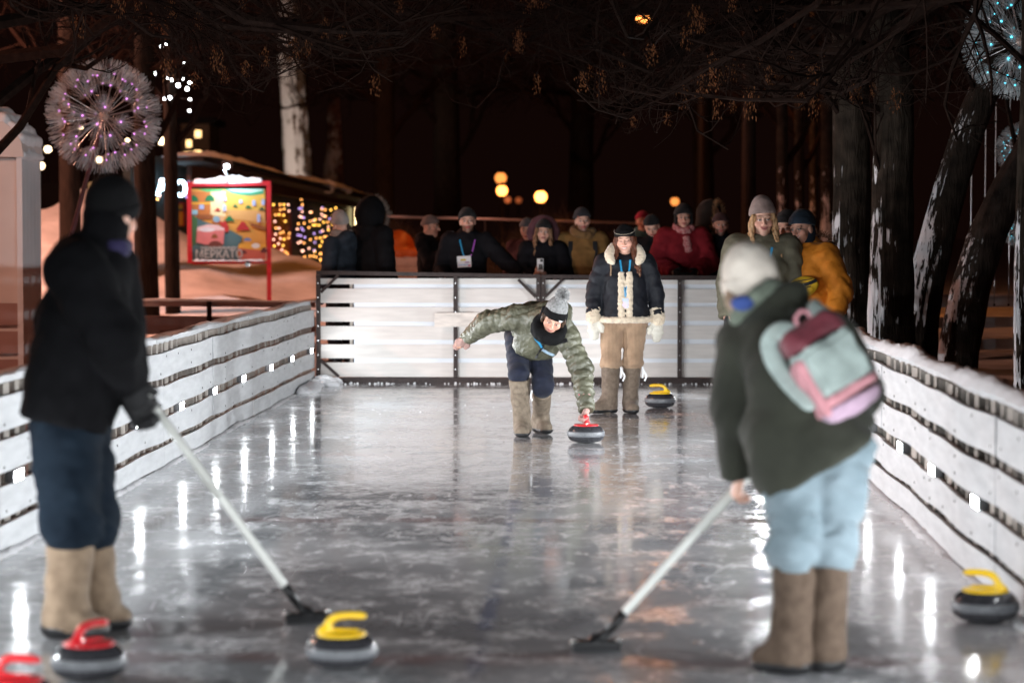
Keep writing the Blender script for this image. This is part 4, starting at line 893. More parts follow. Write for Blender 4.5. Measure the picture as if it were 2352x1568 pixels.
# hanging light strings, unlit, by the right edge
for i, (x, w_) in enumerate(((2230, 1), (2262, 1), (2285, 1), (2318, 1))):
    p0, p1 = P(x, 540, 27), P(x, 700, 27); root = thing('hanging_wire', ['pale wire hanging in front of the dark right, nearest the leaning trunk', 'second pale wire from the leaning trunk', 'third pale wire from the leaning trunk', 'pale wire hanging nearest the slim edge trunk'][i], 'wire', tuple(p0 + V(0, 0, 2.2)), 'wires hanging at the right edge')
    MB().tube([(0, 0, 0), (0, 0, p1[2] - p0[2] - 2.2)], .006, 5).build('strand', rod_m, root); MB().ball((0, 0, p1[2] - p0[2] - 2.2), .015, 6, 5).build('weight', steel_brown, root)
# ================================================================ curling stones and brooms
granite = M('granite_polished', (.030, .030, .034), .12, .5, 90, spec=.6, detail=5)
band_m = M('granite_band', (.10, .105, .115), .45, .6, 160, .1, 200, detail=6)
yel_p = M('yellow_plastic', (.78, .50, .01), .32, .05, 8, coat=.2); red_p = M('red_plastic', (.50, .012, .018), .28, .05, 8, coat=.3); ball_m = red_p
_st = {}
def stone(label, pos, rz, colr, sc=1.0, cat='curling stone', tilt=0.):
    root = thing('curling_stone', label, cat, tuple(pos), 'curling stones on the ice'); root.rotation_euler = (0, 0, rz); root.scale = (sc,) * 3
    if 'body' not in _st:
        b = MB().lathe([(.045, .004), (.062, .0), (.075, .003), (.110, .010), (.134, .024), (.1405, .040), (.1395, .074), (.130, .090), (.112, .104), (.085, .113), (.05, .115)], n=56); b.v = [(x, y, z * 1.2) for x, y, z in b.v]; _st['body'] = mesh('body', b.v, b.f, True); _st['body'].materials.append(granite)
        b = MB(); pr = [(.1385, .0405), (.1430, .0430), (.1448, .0500), (.1450, .0590), (.1446, .0680), (.1428, .0735), (.1385, .0750)]; b.lathe(pr, n=56); b.v = [(x, y, z * 1.2) for x, y, z in b.v]; _st['band'] = mesh('striking_band', b.v, b.f[:-2], True); _st['band'].materials.append(band_m)
        for nm, m in (('y', yel_p), ('r', red_p)):
            b = MB().lathe([(.097, .106), (.098, .113), (.094, .118), (.07, .122), (.03, .123), (.001, .123)], n=40); b.v = [(x, y, z + .023) for x, y, z in b.v]; _st['plate' + nm] = mesh('handle_plate', b.v, b.f, True); _st['plate' + nm].materials.append(m)
            s = SDF(.012)
            pp_ = path_pts([(-.066, 0, .118), (-.058, 0, .142), (-.042, 0, .168), (-.012, 0, .183), (.040, 0, .186), (.088, 0, .182)], 12); rr = [.026, .019, .0155, .0142, .0138, .0138, .0140, .0142, .0144, .0146, .0146, .0144, .0138]
            for i in range(12): s.cone(pp_[i], pp_[i + 1], rr[i], rr[i + 1], side=(0, 1, 0), flat=.86)
            s.cone((-.078, 0, .118), (.06, 0, .119), .022, .012, k=.015); s.cut((0, 0, .119), (0, 0, -1))
            _st['grip' + nm] = s.mesh('handle', res=.004); _st['grip' + nm].transform(Matrix.Translation((0, 0, .022))); _st['grip' + nm].materials.append(m)
    k = colr
    for nm, me in (('body', 'body'), ('striking_band', 'band'), ('handle_plate', 'plate' + k), ('handle', 'grip' + k)):
        o = bpy.data.objects.new(nm, _st[me]); COL.objects.link(o); o.parent = root
    return root
def sp(x, y): p = G(x, y); return V(p[0], p[1], .0012)
stone('yellow handled stone in front of the left broom head', sp(785, 1532), .12, 'y', .94)
stone('red handled stone in front of the black-clad sweeper\'s felt boots', sp(205, 1558), .95, 'r', .96)
stone('red handled stone cut off by the lower left corner', sp(32, 1652), -.25, 'r', 1.0)
stone('yellow handled stone by the right barrier', sp(2263, 1427), PI - .55, 'y', .98)
stone('yellow handled stone standing beside the woman in corduroys', sp(1516, 936), PI + .1, 'y', 1.0)
STONE_P = sp(1346, 1016)
stone('red handled stone gripped by the crouching player', STONE_P, -PI / 2 - .1, 'r', 1.0)
pole_m = M('broom_pole', (.62, .63, .60), .35, .05, 5); pole_g = M('pole_grey', (.5, .51, .48), .4, .1, 12); broom_black = M('broom_plastic', (.010, .010, .011), .4, .2, 20, spec=.3)
def broom(label, foot, top, yaw):
    root = thing('broom', label, 'curling broom', tuple(foot)); d = np.array(top) - np.array(foot); L = np.linalg.norm(d); u = d / L
    st = u * .16 + V(0, 0, .02)
    MB().tube([st, st + u * .03, u * L], [.017, .0175, .0155], 14).build('pole', pole_m, root, True)
    MB().tube([u * L * .52, u * L * .86], .0168, 14).build('grip_sleeve', pole_g, root, True)
    MB().tube([u * .065 + V(0, 0, .02), u * .11 + V(0, 0, .02), u * .175 + V(0, 0, .02)], [.013, .019, .0205], 14).build('ferrule', broom_black, root, True)
    M3 = np.array(Matrix.Rotation(yaw, 3, 'Z')); s = SDF(.01); s.box((0, 0, .030), (.10, .036, .014), M3, rr=.013); s.cone((0, 0, .035), u * .075 + V(0, 0, .02), .026, .015); s.ell((0, 0, .045), (.03, .03, .022))
    s.obj('head', broom_black, root, res=.005)
    MB().box((0, 0, .010), (.186, .062, .018), M3).build('pad', M('broom_pad', (.02, .02, .022), .9, .2, 60), root)
    b = MB()
    for x in (-.085, .085): b.add(*MB_ball2(M3 @ V(x, -.02, .043), .012))
    b.build('screw_caps', M('chrome', (.7, .7, .7), .12, 0, metal=1.), root, True)
    return root
def MB_ball2(c, r): b = MB().ball(c, r, 8, 6); return b.v, b.f
# ================================================================ people
SKIN = (.60, .345, .26)
def cloth(name, col, **k):
    kw = dict(rough=.85, var=.22, scale=9, bump=.25, bscale=160, sheen=.08, spec=.25); kw.update(k); return M(name, col, **kw)
felt = cloth('grey_felt', (.115, .088, .064), var=.35, scale=30, bump=.6, bscale=160, col2=(.20, .16, .12), sheen=.02); felt_dark = cloth('brown_felt', (.10, .072, .052), var=.35, scale=30, bump=.6, bscale=160, col2=(.165, .125, .095)); felt_tan = cloth('tan_felt', (.125, .086, .056), var=.3, scale=16, bump=.6, bscale=120, col2=(.215, .155, .105))
rubber = M('black_rubber', (.012, .012, .013), .4, .3, 30); skin_m = M('skin', SKIN, .5, .10, 30, .05, 250, attr='Col', spec=.35)
black_knit = cloth('black_knit', (.0055, .0055, .006), spec=.1, sheen=.0, wave=('X', 60, .4)); sherpa = cloth('sherpa', (.60, .50, .38), rough=.95, bump=.9, bscale=55, var=.15, scale=40, sheen=.4)
badge_w = M('badge_card', (.62, .60, .62), .4, .05); ribbon_w = M('white_ribbon', (.75, .77, .8), .6, .05)
def frame(yaw=0., pitch=0., roll=0.):
    "head axes: columns right, forward, up. yaw 0 looks along +y; pitch > 0 looks down"
    return np.array(Matrix.Rotation(yaw, 3, 'Z') @ Matrix.Rotation(-pitch, 3, 'X') @ Matrix.Rotation(roll, 3, 'Y'))
def skel(h=1.72, yaw=0., lean=(0, 0), head=(0, 0, 0), stoop=0., **over):
    k = h / 1.72
    j = dict(hipL=(-.09, 0, .88), hipR=(.09, 0, .88), kneL=(-.11, .02, .48), kneR=(.11, .02, .48), ankL=(-.12, -.02, .09), ankR=(.12, -.02, .09), toeL=(-.16, .15, .045), toeR=(.16, .15, .045),
             pel=(0, 0, .93), che=(0, .01, 1.24), nek=(0, -.01, 1.43), shL=(-.185, -.01, 1.375), shR=(.185, -.01, 1.375), elL=(-.25, -.03, 1.10), elR=(.25, -.03, 1.10), wrL=(-.26, .06, .86), wrR=(.26, .06, .86), hed=(0, .025, 1.585))
    j.update(over); j = {a: np.array(b, float) * k for a, b in j.items()}
    for a in j:
        w_ = max(0, (j[a][2] / k - .9) / .7)
        if a[:3] not in ('hip', 'kne', 'ank', 'toe'): j[a][:2] += np.array(lean) * w_
    Rz = np.array(Matrix.Rotation(yaw, 3, 'Z')); j = {a: Rz @ b for a, b in j.items()}
    j['Hm'] = Rz @ frame(*head); j['fwd'] = Rz @ V(0, 1, 0); j['k'] = k; return j
def head_sdf(s, c, Hm, k=1., nose=1., smile=0.):
    h = lambda x, y, z: c + Hm @ (V(x, y, z) * k)
    E = lambda p, r, kk=.02, op='u': s.ell(h(*p), V(*r) * k, Hm, kk, op)
    E((0, -.012, .035), (.076, .096, .088)); E((0, .022, -.042), (.060, .070, .078), .03); E((0, .066, -.098), (.026, .024, .022), .025)
    for q in (-1, 1): E((.040 * q, .058, -.028), (.028, .026, .026), .02); E((.028 * q, .080, .026), (.028, .014, .010), .012); E((.077 * q, -.008, -.012), (.011, .024, .032), .008)
    for q in (-1, 1): E((.031 * q, .104, .004), (.019, .017, .0125), .010, 's'); E((.031 * q, .077, .004), (.0135, .0155, .0125), .002)
    s.cone(h(0, .086, .014), h(0, .110 + .006 * nose, -.024), .0085 * k, .0125 * k, .010); E((.011, .098, -.028), (.009, .010, .007), .006); E((-.011, .098, -.028), (.009, .010, .007), .006)
    E((0, .088, -.056), (.023 + .006 * smile, .011, .0065), .006); E((0, .085, -.067), (.020 + .004 * smile, .012, .0075), .006)
    return h
def face_col(J, tone=SKIN, lips=(.42, .10, .09), brow=(.10, .06, .04), beard=None, smile=0., eyes_shut=False, openm=False):
    c, Hm, k = J['hed'], J['Hm'], J['k']; tone = np.array(tone)
    def f(v):
        l = ((v - c) @ Hm) / k; x, y, z = np.abs(l[:, 0]), l[:, 1], l[:, 2]; col = np.tile(tone, (len(v), 1)).astype(float)
        def put(w_, cc): nonlocal col; col = col * (1 - w_[:, None]) + np.array(cc) * w_[:, None]
        g = lambda a, b, s_: np.exp(-((a) ** 2 + (b) ** 2) / s_ ** 2); fr = np.clip((y - .045) / .02, 0, 1); hd = np.linalg.norm(l, axis=1) < .2
        put(.45 * g(x - .042, z + .028, .024) * fr * hd, tone * V(1.05, .62, .58)); put(.35 * g(x, z + .022, .014) * fr * hd, tone * V(1.05, .68, .62))
        if beard is not None: put(np.clip((-.030 - z) / .015, 0, 1) * np.clip((y + .01) / .03, 0, 1) * .8 * (1 - .75 * g(x / 1.5, z + .03, .016)) * hd, beard)
        zc = z - smile * .10 * (x / .024) ** 2 * .1
        inl = np.clip(1.25 - np.sqrt((x / .026) ** 2 + ((zc + .061) / .0135) ** 2), 0, .4) / .4 * fr * hd; put(inl * .85, lips)
        put(np.clip(1.3 - np.sqrt((x / (.022 + .006 * smile)) ** 2 + ((zc + .0615) / (.0035 if not openm else .0062)) ** 2), 0, .6) / .6 * fr * hd * .9, (.10, .02, .02) if not (openm and smile) else (.62, .58, .52))
        put(np.clip(1.4 - np.sqrt(((x - .031) / .021) ** 2 + ((z - .028 + .25 * np.abs(x - .035)) / .0050) ** 2), 0, .7) / .7 * fr * hd * .65, brow)
        if not eyes_shut:
            put(np.clip(1.35 - np.sqrt(((x - .031) / .0175) ** 2 + ((z - .0055) / .0080) ** 2), 0, .5) / .5 * fr * hd * .62, (.10, .06, .045)); put(np.clip(1.3 - np.sqrt(((x - .031) / .0125) ** 2 + ((z - .003) / .0052) ** 2), 0, .5) / .5 * fr * hd * .8, (.55, .52, .50)); put(np.clip(1.3 - np.sqrt(((x - .031) / .0058) ** 2 + ((z - .004) / .0058) ** 2), 0, .4) / .4 * fr * hd, (.03, .022, .02))
        else: put(np.clip(1.35 - np.sqrt(((x - .031) / .018) ** 2 + ((z - .001) / .0040) ** 2), 0, .5) / .5 * fr * hd * .85, (.09, .05, .04))
        return col
    return f
def hand(s, w, d, n, side, curl=.6, sc=1., infl=0., spreadk=1., thumb=1.):
    "palm, four unequal bent fingers and a thumb; d points along the hand, n out of the palm, side +1/-1 tells where the thumb sits"
    d = unit(d); n = unit(np.array(n, float) - d * np.dot(n, d)); u = np.cross(d, n) * side; w = np.array(w, float)
    s.cone(w, w + d * .085 * sc, .036 * sc + infl, .042 * sc + infl, .012, side=u, flat=.46)
    for i, (L, o) in enumerate(((.072, .030), (.080, .0105), (.075, -.0095), (.058, -.029))):
        b = w + d * (.088 - .004 * abs(i - 1)) * sc + u * o * sc; a = b; ang = 0
        for q, f_ in enumerate((.45, .32, .23)):
            ang += curl * (.75 if q == 0 else 1.); dd = unit(d * math.cos(ang) + n * math.sin(ang) + u * (1.2 - i) * .03 * spreadk); e = a + dd * L * f_ * sc * 1.05; r = (.0094 - .0008 * q - .0006 * (i == 3)) * sc + infl; s.cone(a, e, r, r * .93, .006); a = e
    if thumb: a = w + d * .022 * sc + u * .032 * sc; b = a + unit(d * .75 + u * .75 + n * .35) * .042 * sc; s.cone(w + d * .02 * sc + u * .015 * sc, a, .016 * sc + infl, .014 * sc + infl, .01); s.cone(a, b, .0125 * sc + infl, .0112 * sc + infl, .008); s.cone(b, b + unit(d * .9 + u * .15 + n * .55 * thumb) * .034 * sc, .0110 * sc + infl, .0092 * sc + infl, .006)
def mitten(w, d, n, side, sc=1.):
    s = SDF(.02); d = unit(d); n = unit(np.array(n, float) - d * np.dot(n, d)); u = np.cross(d, n) * side
    s.cone(w - d * .05, w + d * .01, .043 * sc, .042 * sc, side=u, flat=.75); s.cone(w + d * .02, w + d * .10 * sc + n * .004, .043 * sc, .048 * sc, side=u, flat=.55); s.cone(w + d * .10 * sc, w + d * .155 * sc + n * .022, .046 * sc, .034 * sc, side=u, flat=.55)
    s.cone(w + d * .03 + u * .030 * sc, w + d * .075 * sc + u * .062 * sc + n * .012, .019 * sc, .019 * sc); s.cone(w + d * .075 * sc + u * .062 * sc + n * .012, w + d * .105 * sc + u * .066 * sc + n * .02, .019 * sc, .015 * sc); return s
def body(root, J, name='body', fine_hands=(), bare=(), res=.017, fcol=None, curl=.55, hands=True, hand_spec={}, fres=.0055, nose=1., smile=0.):
    s = SDF(.03); k = J['k']; head_sdf(s, J['hed'], J['Hm'], k, nose, smile); sd = unit(J['shR'] - J['shL']); up = unit(J['nek'] - J['pel'])
    s.cone(J['hed'] + J['Hm'] @ V(0, -.03, -.07) * k, J['nek'], .054 * k, .06 * k); s.cone(J['pel'], J['che'], .135 * k, .145 * k, side=sd, flat=.68); s.cone(J['che'], J['nek'] - up * .07, .15 * k, .08 * k, side=sd, flat=.6)
    fine = [(J['hed'] - .13 * k, J['hed'] + .135 * k)]
    for q, S in (('L', -1), ('R', 1)):
        s.cone(J['che'] + up * .1 * k, J['sh' + q], .08, .055 * k); s.cone(J['sh' + q], J['el' + q], .052 * k, .041 * k); s.cone(J['el' + q], J['wr' + q], .04 * k, .028 * k)
        s.cone(J['pel'], J['hip' + q], .11 * k, .095 * k); s.cone(J['hip' + q], J['kne' + q], .085 * k, .056 * k); s.cone(J['kne' + q], J['ank' + q], .054 * k, .04 * k); s.cone(J['ank' + q], J['toe' + q], .04 * k, .033 * k)
        hs = hand_spec.get(q, {}); d = hs.get('d', unit(J['wr' + q] - J['el' + q])); n = hs.get('n', -sd * S); hand(s, J['wr' + q] + d * .01, d, n, hs.get('side', S), hs.get('curl', curl), hs.get('sc', .95) * k)
        if q in bare: c = J['wr' + q] + unit(d) * .08; fine.append((c - .09, c + .09))
    me = s.mesh(name, res, fine, fres, fcol); return link_mesh(name, me, skin_m, root), s
def jacket(J, bulk=.03, hem=.82, waist=None, arm=1., puff=None, apuff=None, collar=.075, hood=True, cuff=True, k=.045, wr=.006, skirt=1.0, hemcut=None, sleeve=.0, flat=.72, wrf=22):
    s = SDF(k); kk = J['k']; sd = unit(J['shR'] - J['shL']); up = unit(J['nek'] - J['pel'])
    hp = hemcut if hemcut is not None else J['pel'] * V(1, 1, 0) + V(0, 0, hem)
    low = hp
    s.cone(low, J['che'], (.158 * skirt + bulk) * kk, (.158 + bulk) * kk, side=sd, flat=flat, puff=puff); s.cone(J['che'], J['nek'] - up * .06 * kk, (.160 + bulk) * kk, (.105 + bulk * .7) * kk, side=sd, flat=flat * .92)
    for q in 'LR':
        s.cone(J['che'] + up * .11 * kk, J['sh' + q], (.085 + bulk * .6) * kk, (.068 + bulk * .7) * kk)
        s.cone(J['sh' + q], J['el' + q], (.066 + bulk * .8) * arm * kk, (.057 + bulk * .75) * arm * kk, k=.016, puff=apuff); e = J['wr' + q] + unit(J['wr' + q] - J['el' + q]) * sleeve
        s.cone(J['el' + q], e, (.056 + bulk * .75) * arm * kk, (.042 + bulk * .5) * arm * kk, k=.014, puff=apuff, cap=(0, 1))
    if collar: s.cone(J['nek'] - up * .05, J['nek'] + unit(J['hed'] + J['Hm'] @ V(0, -.02, -.10) - J['nek']) * collar, .092 * kk, .082 * kk, cap=(0, 1), k=.03)
    if hood: f = J['fwd']; s.ell(J['nek'] - f * .075 * kk + up * .015, V(.13, .075, .085) * kk, np.stack([sd, np.cross(up, sd), up], -1), .04)
    if wr: s.disp = lambda p: wr * pnoise(p, wrf, 1.3) + wr * .5 * pnoise(p, wrf * 2.3, 4.1)
    n = unit(low - J['che']); s.cut(low, n, .012); return s
def trousers(J, bulk=.02, end=.38, flare=.0, wr=.006, seat=.0, k=.035, knee=0.):
    s = SDF(k); kk = J['k']; sd = unit(J['hipR'] - J['hipL'])
    s.cone(J['pel'] + V(0, 0, .06), J['pel'] - V(0, 0, .05), (.142 + bulk) * kk, (.152 + bulk) * kk, side=sd, flat=.78)
    for q in 'LR':
        s.cone(J['hip' + q] + V(0, 0, .0), J['kne' + q], (.098 + bulk + seat) * kk, (.068 + bulk + knee) * kk, k=.016); d = J['ank' + q] - J['kne' + q]; t = (J['kne' + q][2] - end) / max(.01, J['kne' + q][2] - J['ank' + q][2]); e = J['kne' + q] + d * t
        s.cone(J['kne' + q], e, (.068 + bulk + knee) * kk, (.062 + bulk + flare) * kk, k=.012, cap=(0, 1))
    s.disp = lambda p: wr * pnoise(p, 17, 2.) + wr * .6 * pnoise(p * V(1, 1, 2.2), 24, 5.); return s
def boot(root, kn, an, to, mat, top=.42, r0=.082, r1=.070, sole_h=.040, foot=.062, ground=0., lab=None):
    an = np.array(an, float); to = np.array(to, float); kn = np.array(kn, float); s = SDF(.035); d = unit((to - an) * V(1, 1, 0)); u = np.cross(d, (0, 0, 1)); ax = kn - an; t = (top - an[2] + 0) / max(.05, ax[2]); tp = an + ax * t
    def build(s, inf):
        s.cone(an + V(0, 0, .0), tp, r1 + inf, r0 + inf, cap=(0, 1)); he = an * V(1, 1, 0) + V(0, 0, ground + .05); s.ell(he - d * .005, V(r1 + inf, r1 + inf, .07))
        e = to * V(1, 1, 0) + V(0, 0, ground); s.cone(he + d * .03 + V(0, 0, .012), e + d * .0 + V(0, 0, .048), foot + inf, foot * .93 + inf, side=u, flat=.82); s.cone(an + d * .02 + V(0, 0, .02), e - d * .05 + V(0, 0, .055), r1 * .95 + inf, .05 + inf); s.cut((0, 0, ground + .004), (0, 0, -1))
    build(s, 0); s.ell(tp + V(0, 0, .012), (r0 - .012, r0 - .012, .03), None, .006, 's'); s.disp = lambda p: .0035 * pnoise(p, 26, .7) + .004 * pnoise(p * V(1, 1, 1.8), 15, 3.)
    o = s.obj('boot', mat, root, res=.010); s2 = SDF(.03); build(s2, .006); s2.cut((0, 0, ground + sole_h), (0, 0, 1)); q = s2.obj('galosh', rubber, o, res=.009); return o
def beanie(root, J, mat, cuffmat=None, h=.135, tilt=0., slouch=0., pom=None, low=.046, infl=.010, name='hat', wave=True, band=.055, back=.0):
    c, Hm, k = J['hed'], J['Hm'], J['k']; hh = lambda x, y, z: c + Hm @ (V(x, y, z) * k); s = SDF(.03)
    s.ell(hh(0, -.012 - slouch * .4, .040 + slouch * .3), V(.080 + infl, .100 + infl, h - .03) * k, Hm); n = Hm @ unit(V(0, -.28 - back, 1)); s.cut(hh(0, .07, low), -n); s.disp = lambda p: .003 * pnoise(p, 26)
    o = s.obj(name, mat, root, res=.0075); s = SDF(.01); s.ell(hh(0, -.012, .040), V(.086 + infl, .106 + infl, .112) * k, Hm); s.cut(hh(0, .07, low - .006), -n); s.cut(hh(0, .07, low + band), n); s.disp = lambda p: .002 * pnoise(p, 30)
    s.obj('cuff', cuffmat or mat, o, res=.0065)
    if pom is not None: pompom(o, hh(0, -.02 - slouch * .4, h + .040 + slouch * .3), .060 * k, pom)
    return o
def pompom(root, c, r, mat):
    g = np.random.default_rng(4); v = []; f = []
    for i in range(900):
        d = unit(g.normal(0, 1, 3)); L = r * g.uniform(.85, 1.1); e = unit(np.cross(d, g.normal(0, 1, 3))) * .0022; n = len(v); p = np.array(c); v += [p + d * L * .2 - e, p + d * L * .2 + e, p + d * L + e * .7, p + d * L - e * .7]; f.append((n, n + 1, n + 2, n + 3))
    o = obj('pompom', v, f, mat, root); return o
def hairdo(root, J, mat, strands, bulk=.016, name='hair', wavy=.006):
    "long hair: locks falling from beneath the hat; each strand is a list of head-frame points"
    c, Hm, k = J['hed'], J['Hm'], J['k']; s = SDF(.014)
    for st in strands:
        w_ = st[0]; pts = path_pts([c + Hm @ (V(*p) * k) if len(p) == 3 else c + V(*p[:3]) for p in st[1]], 8)
        for i in range(8): s.cone(pts[i], pts[i + 1], w_ * (1.05 - .06 * i), w_ * (1.05 - .06 * (i + 1)))
    s.disp = lambda p: wavy * (.6 * np.sin(p[..., 0] * 210 + 30 * p[..., 2] + 3 * np.sin(p[..., 2] * 22)) + .5 * np.sin(p[..., 1] * 190 + 9 * np.sin(p[..., 2] * 15))); return s.obj(name, mat, root, res=.0075)
def ribbon(name, root, pts, mat, w=.018, th=.004, n=18):
    pts = path_pts(pts, n); mb = MB(); rs = []
    for p in pts: rs.append(w / 2)
    v = []; f = []; nn = len(pts)
    for i, p in enumerate(pts):
        t = unit(pts[min(i + 1, nn - 1)] - pts[max(i - 1, 0)]); r = unit(np.cross(t, _view(p))); o_ = unit(np.cross(r, t)) * th / 2
        v += [p - r * w / 2 + o_, p + r * w / 2 + o_, p + r * w / 2 - o_, p - r * w / 2 - o_]
    for i in range(nn - 1):
        for e in range(4): f.append((4 * i + e, 4 * i + (e + 1) % 4, 4 * i + 4 + (e + 1) % 4, 4 * i + 4 + e))
    f += [(3, 2, 1, 0), (4 * nn - 4, 4 * nn - 3, 4 * nn - 2, 4 * nn - 1)]; return obj(name, v, f, mat, root)
_out = [V(0, -1, .1)]
def _view(p): return _out[0]
def on_surface(s, J, pts, off=.004, out=None):
    "drop points given as (side, up) offsets from the chest onto the front of a garment"
    sd = unit(J['shR'] - J['shL']); f = J['fwd'] if out is None else out; r = []
    for (a, z) in pts: b = J['che'] + sd * a + (V(0, 0, z) if out is None else unit(J['nek'] - J['pel']) * z); r.append(s.hit(b + f * .6, -f, off))
    return r
def lanyard(root, J, s, cols, drop=-.14, badge=None, w=.016, half=.07):
    _out[0] = J['fwd']; a = on_surface(s, J, [(-half, .16), (-half * .8, .08), (-half * .45, -.02), (-.004, drop)], .003); b = on_surface(s, J, [(half, .16), (half * .8, .08), (half * .45, -.02), (.004, drop)], .003)
    o = ribbon('lanyard', root, a, cols[0], w); ribbon('strap', o, b, cols[1], w)
    if badge:
        bw, bh, bm_ = badge; c = on_surface(s, J, [(0, drop - bh / 2 - .01)], .012)[0]; r = unit(J['shR'] - J['shL']); u = V(0, 0, 1); f = J['fwd']; q = []
        for dz in (-.002, .002):
            for (i, j) in ((-1, -1), (1, -1), (1, 1), (-1, 1)): q.append(c + r * i * bw / 2 + u * j * bh / 2 + f * dz)
        obj('badge', q, [(0, 1, 2, 3), (7, 6, 5, 4), (0, 4, 5, 1), (1, 5, 6, 2), (2, 6, 7, 3), (3, 7, 4, 0)], bm_, o)
    return o
def scarf(root, J, mat, r=.085, h=.07, tube_=.032, name='scarf', coils=2, drop=.0):
    s = SDF(.02); up = unit(J['hed'] + J['Hm'] @ V(0, -.02, -.1) - J['nek']); sd = unit(np.cross(J['Hm'] @ V(0, 1, 0), up)); f = np.cross(up, sd)
    for q in range(coils):
        c = J['nek'] + up * (.02 + q * h / coils); pts = [c + sd * r * 1.05 * math.cos(a) + f * (r * math.sin(a) + .012) + up * .014 * math.sin(a * 2 + q * 2) for a in np.linspace(0, 2 * PI, 13)]
        for i in range(12): s.cone(pts[i], pts[i + 1], tube_)
    s.disp = lambda p: .006 * pnoise(p, 34, 3.); return s.obj(name, mat, root, res=.009)
def hood_up(root, J, mat, fur=None, r=.125, name='hood', depth=.14):
    c, Hm, k = J['hed'], J['Hm'], J['k']; s = SDF(.03); s.ell(c + Hm @ V(0, -.035, .02), V(r, depth, r * 1.22) * k, Hm); s.cone(c + Hm @ V(0, -.05, -.1), J['nek'] - V(0, 0, .03), r * .9 * k, r * 1.05 * k)
    s.ell(c + Hm @ V(0, .10, -.015), V(r * .76, .11, r * .98) * k, Hm, .012, 's'); s.ell(c + Hm @ V(0, 0.0, .0), V(.082, .105, .12) * k, Hm, .008, 's'); s.disp = lambda p: .005 * pnoise(p, 20); o = s.obj(name, mat, root, res=.010)
    if fur is not None: furring(o, [c + Hm @ (V(math.cos(a) * r * .93, .060 + .02 * math.cos(2 * a), math.sin(a) * r * 1.16 + .0) * k) for a in np.linspace(0, 2 * PI, 40)[:-1]], fur, Hm @ V(0, 1, .0))
    return o
def furring(root, pts, mat, out, L=.045, n=26, name='fur_trim'):
    g = np.random.default_rng(8); v = []; f = []; c = np.mean(pts, 0)
    for p in pts:
        for i in range(n):
            q = p + g.normal(0, .012, 3); d = unit(unit(p - c) * .8 + np.array(out) * .6 + g.normal(0, .55, 3)); e = unit(np.cross(d, g.normal(0, 1, 3))) * .0028; k = len(v); l = L * g.uniform(.5, 1.1); v += [q - e, q + e, q + d * l]; f.append((k, k + 1, k + 2))
    return tag(obj(name, v, f, mat, root), kind='stuff')
def glove(root, J, q, mat, d, n, side, curl=.5, sc=1., infl=.004, gaunt=.05):
    s = SDF(.012); d = unit(d); w = J['wr' + q]; hand(s, w + d * .01, d, n, side, curl, sc, infl); s.cone(w - d * gaunt, w + d * .02, .040, .036, .02); return s.obj('glove', mat, root, res=.0055)
# ---------------------------------------------------------------- woman in corduroys
def world_joints(base, **w): return {a: (np.array(b, float) - base) for a, b in w.items()}
b0 = G(1434, 949); b0 = V(b0[0], b0[1], 0)
root = thing('person', 'woman in black jacket with cream sherpa trim and tan corduroys standing by the wall', 'person', b0)
J = skel(1.69, PI, head=(-.14, .16, .04), wrR=(.285, .05, .89), wrL=(-.30, .03, .87), elR=(.275, -.03, 1.10), elL=(-.285, -.03, 1.10), ankR=(.135, -.01, .09), toeR=(.275, .075, .045), ankL=(-.055, -.06, .09), toeL=(-.075, .11, .045), kneR=(.125, .02, .48), kneL=(-.075, .0, .48), hipR=(.115, 0, .86), hipL=(-.100, 0, .86))
body(root, J, fcol=face_col(J, lips=(.45, .12, .10), brow=(.16, .08, .05), eyes_shut=True, smile=.6, openm=True), smile=.6, hand_spec={q: dict(d=V(0, -.1, -1), n=V(0, 1, 0), side=S, sc=.7, curl=.3) for q, S in (('L', -1), ('R', 1))})
jk = cloth('black_nylon', (.008, .009, .013), rough=.62, sheen=.0, spec=.2, bump=.2, bscale=40, var=.3)
s = jacket(J, .031, .83, collar=0, hood=False, wr=.007, arm=1.06, apuff=(3, .010), sleeve=.0, skirt=1.26, flat=.74, wrf=17); s.obj('jacket', jk, root, res=.011); SJ = s
# sherpa: collar, front strips, hem, cuffs
t = SDF(.02); sd = unit(J['shR'] - J['shL']); f = J['fwd']
for q in (-1, 1):
    cp = path_pts([J['nek'] - f * .085 + V(0, 0, .085), J['nek'] + sd * q * .085 - f * .02 + V(0, 0, .095), J['nek'] + sd * q * .125 + f * .055 + V(0, 0, .06), J['nek'] + sd * q * .145 + f * .105 + V(0, 0, .01), J['nek'] + sd * q * .115 + f * .150 - V(0, 0, .045)], 10)
    for i in range(10): t.cone(cp[i], cp[i + 1], .034 if i else .03, .034 if i < 9 else .026)
t.disp = lambda p: .006 * pnoise(p, 75); t.obj('collar', sherpa, root, res=.009)
t = SDF(.012)
for q in (-1, 1):
    pts = on_surface(s, J, [(q * .035, z) for z in np.linspace(.04, -.375, 9)], -.004)
    for i in range(8): t.cone(pts[i], pts[i + 1], .0300, side=sd, flat=.7)
t.disp = lambda p: .005 * pnoise(p, 80); t.obj('front_trim', sherpa, root, res=.008)
t = SDF(.015); hp = V(J['pel'][0], J['pel'][1], .845); pts = []
for a in np.linspace(0, 2 * PI, 29): d = sd * math.cos(a) + f * math.sin(a); pts.append(s.hit(hp + d * .6, -d, .002))
for i in range(28): t.cone(pts[i], pts[i + 1], .027)
t.disp = lambda p: .005 * pnoise(p, 80); t.obj('hem_trim', sherpa, root, res=.009)
for q in 'LR':
    t = SDF(.015); e = J['wr' + q]; d = unit(J['wr' + q] - J['el' + q]); t.cone(e - d * .075, e + d * .005, .066, .070, cap=(0, 0)); t.disp = lambda p: .006 * pnoise(p, 75); t.obj('cuff_trim', sherpa, root, res=.009)
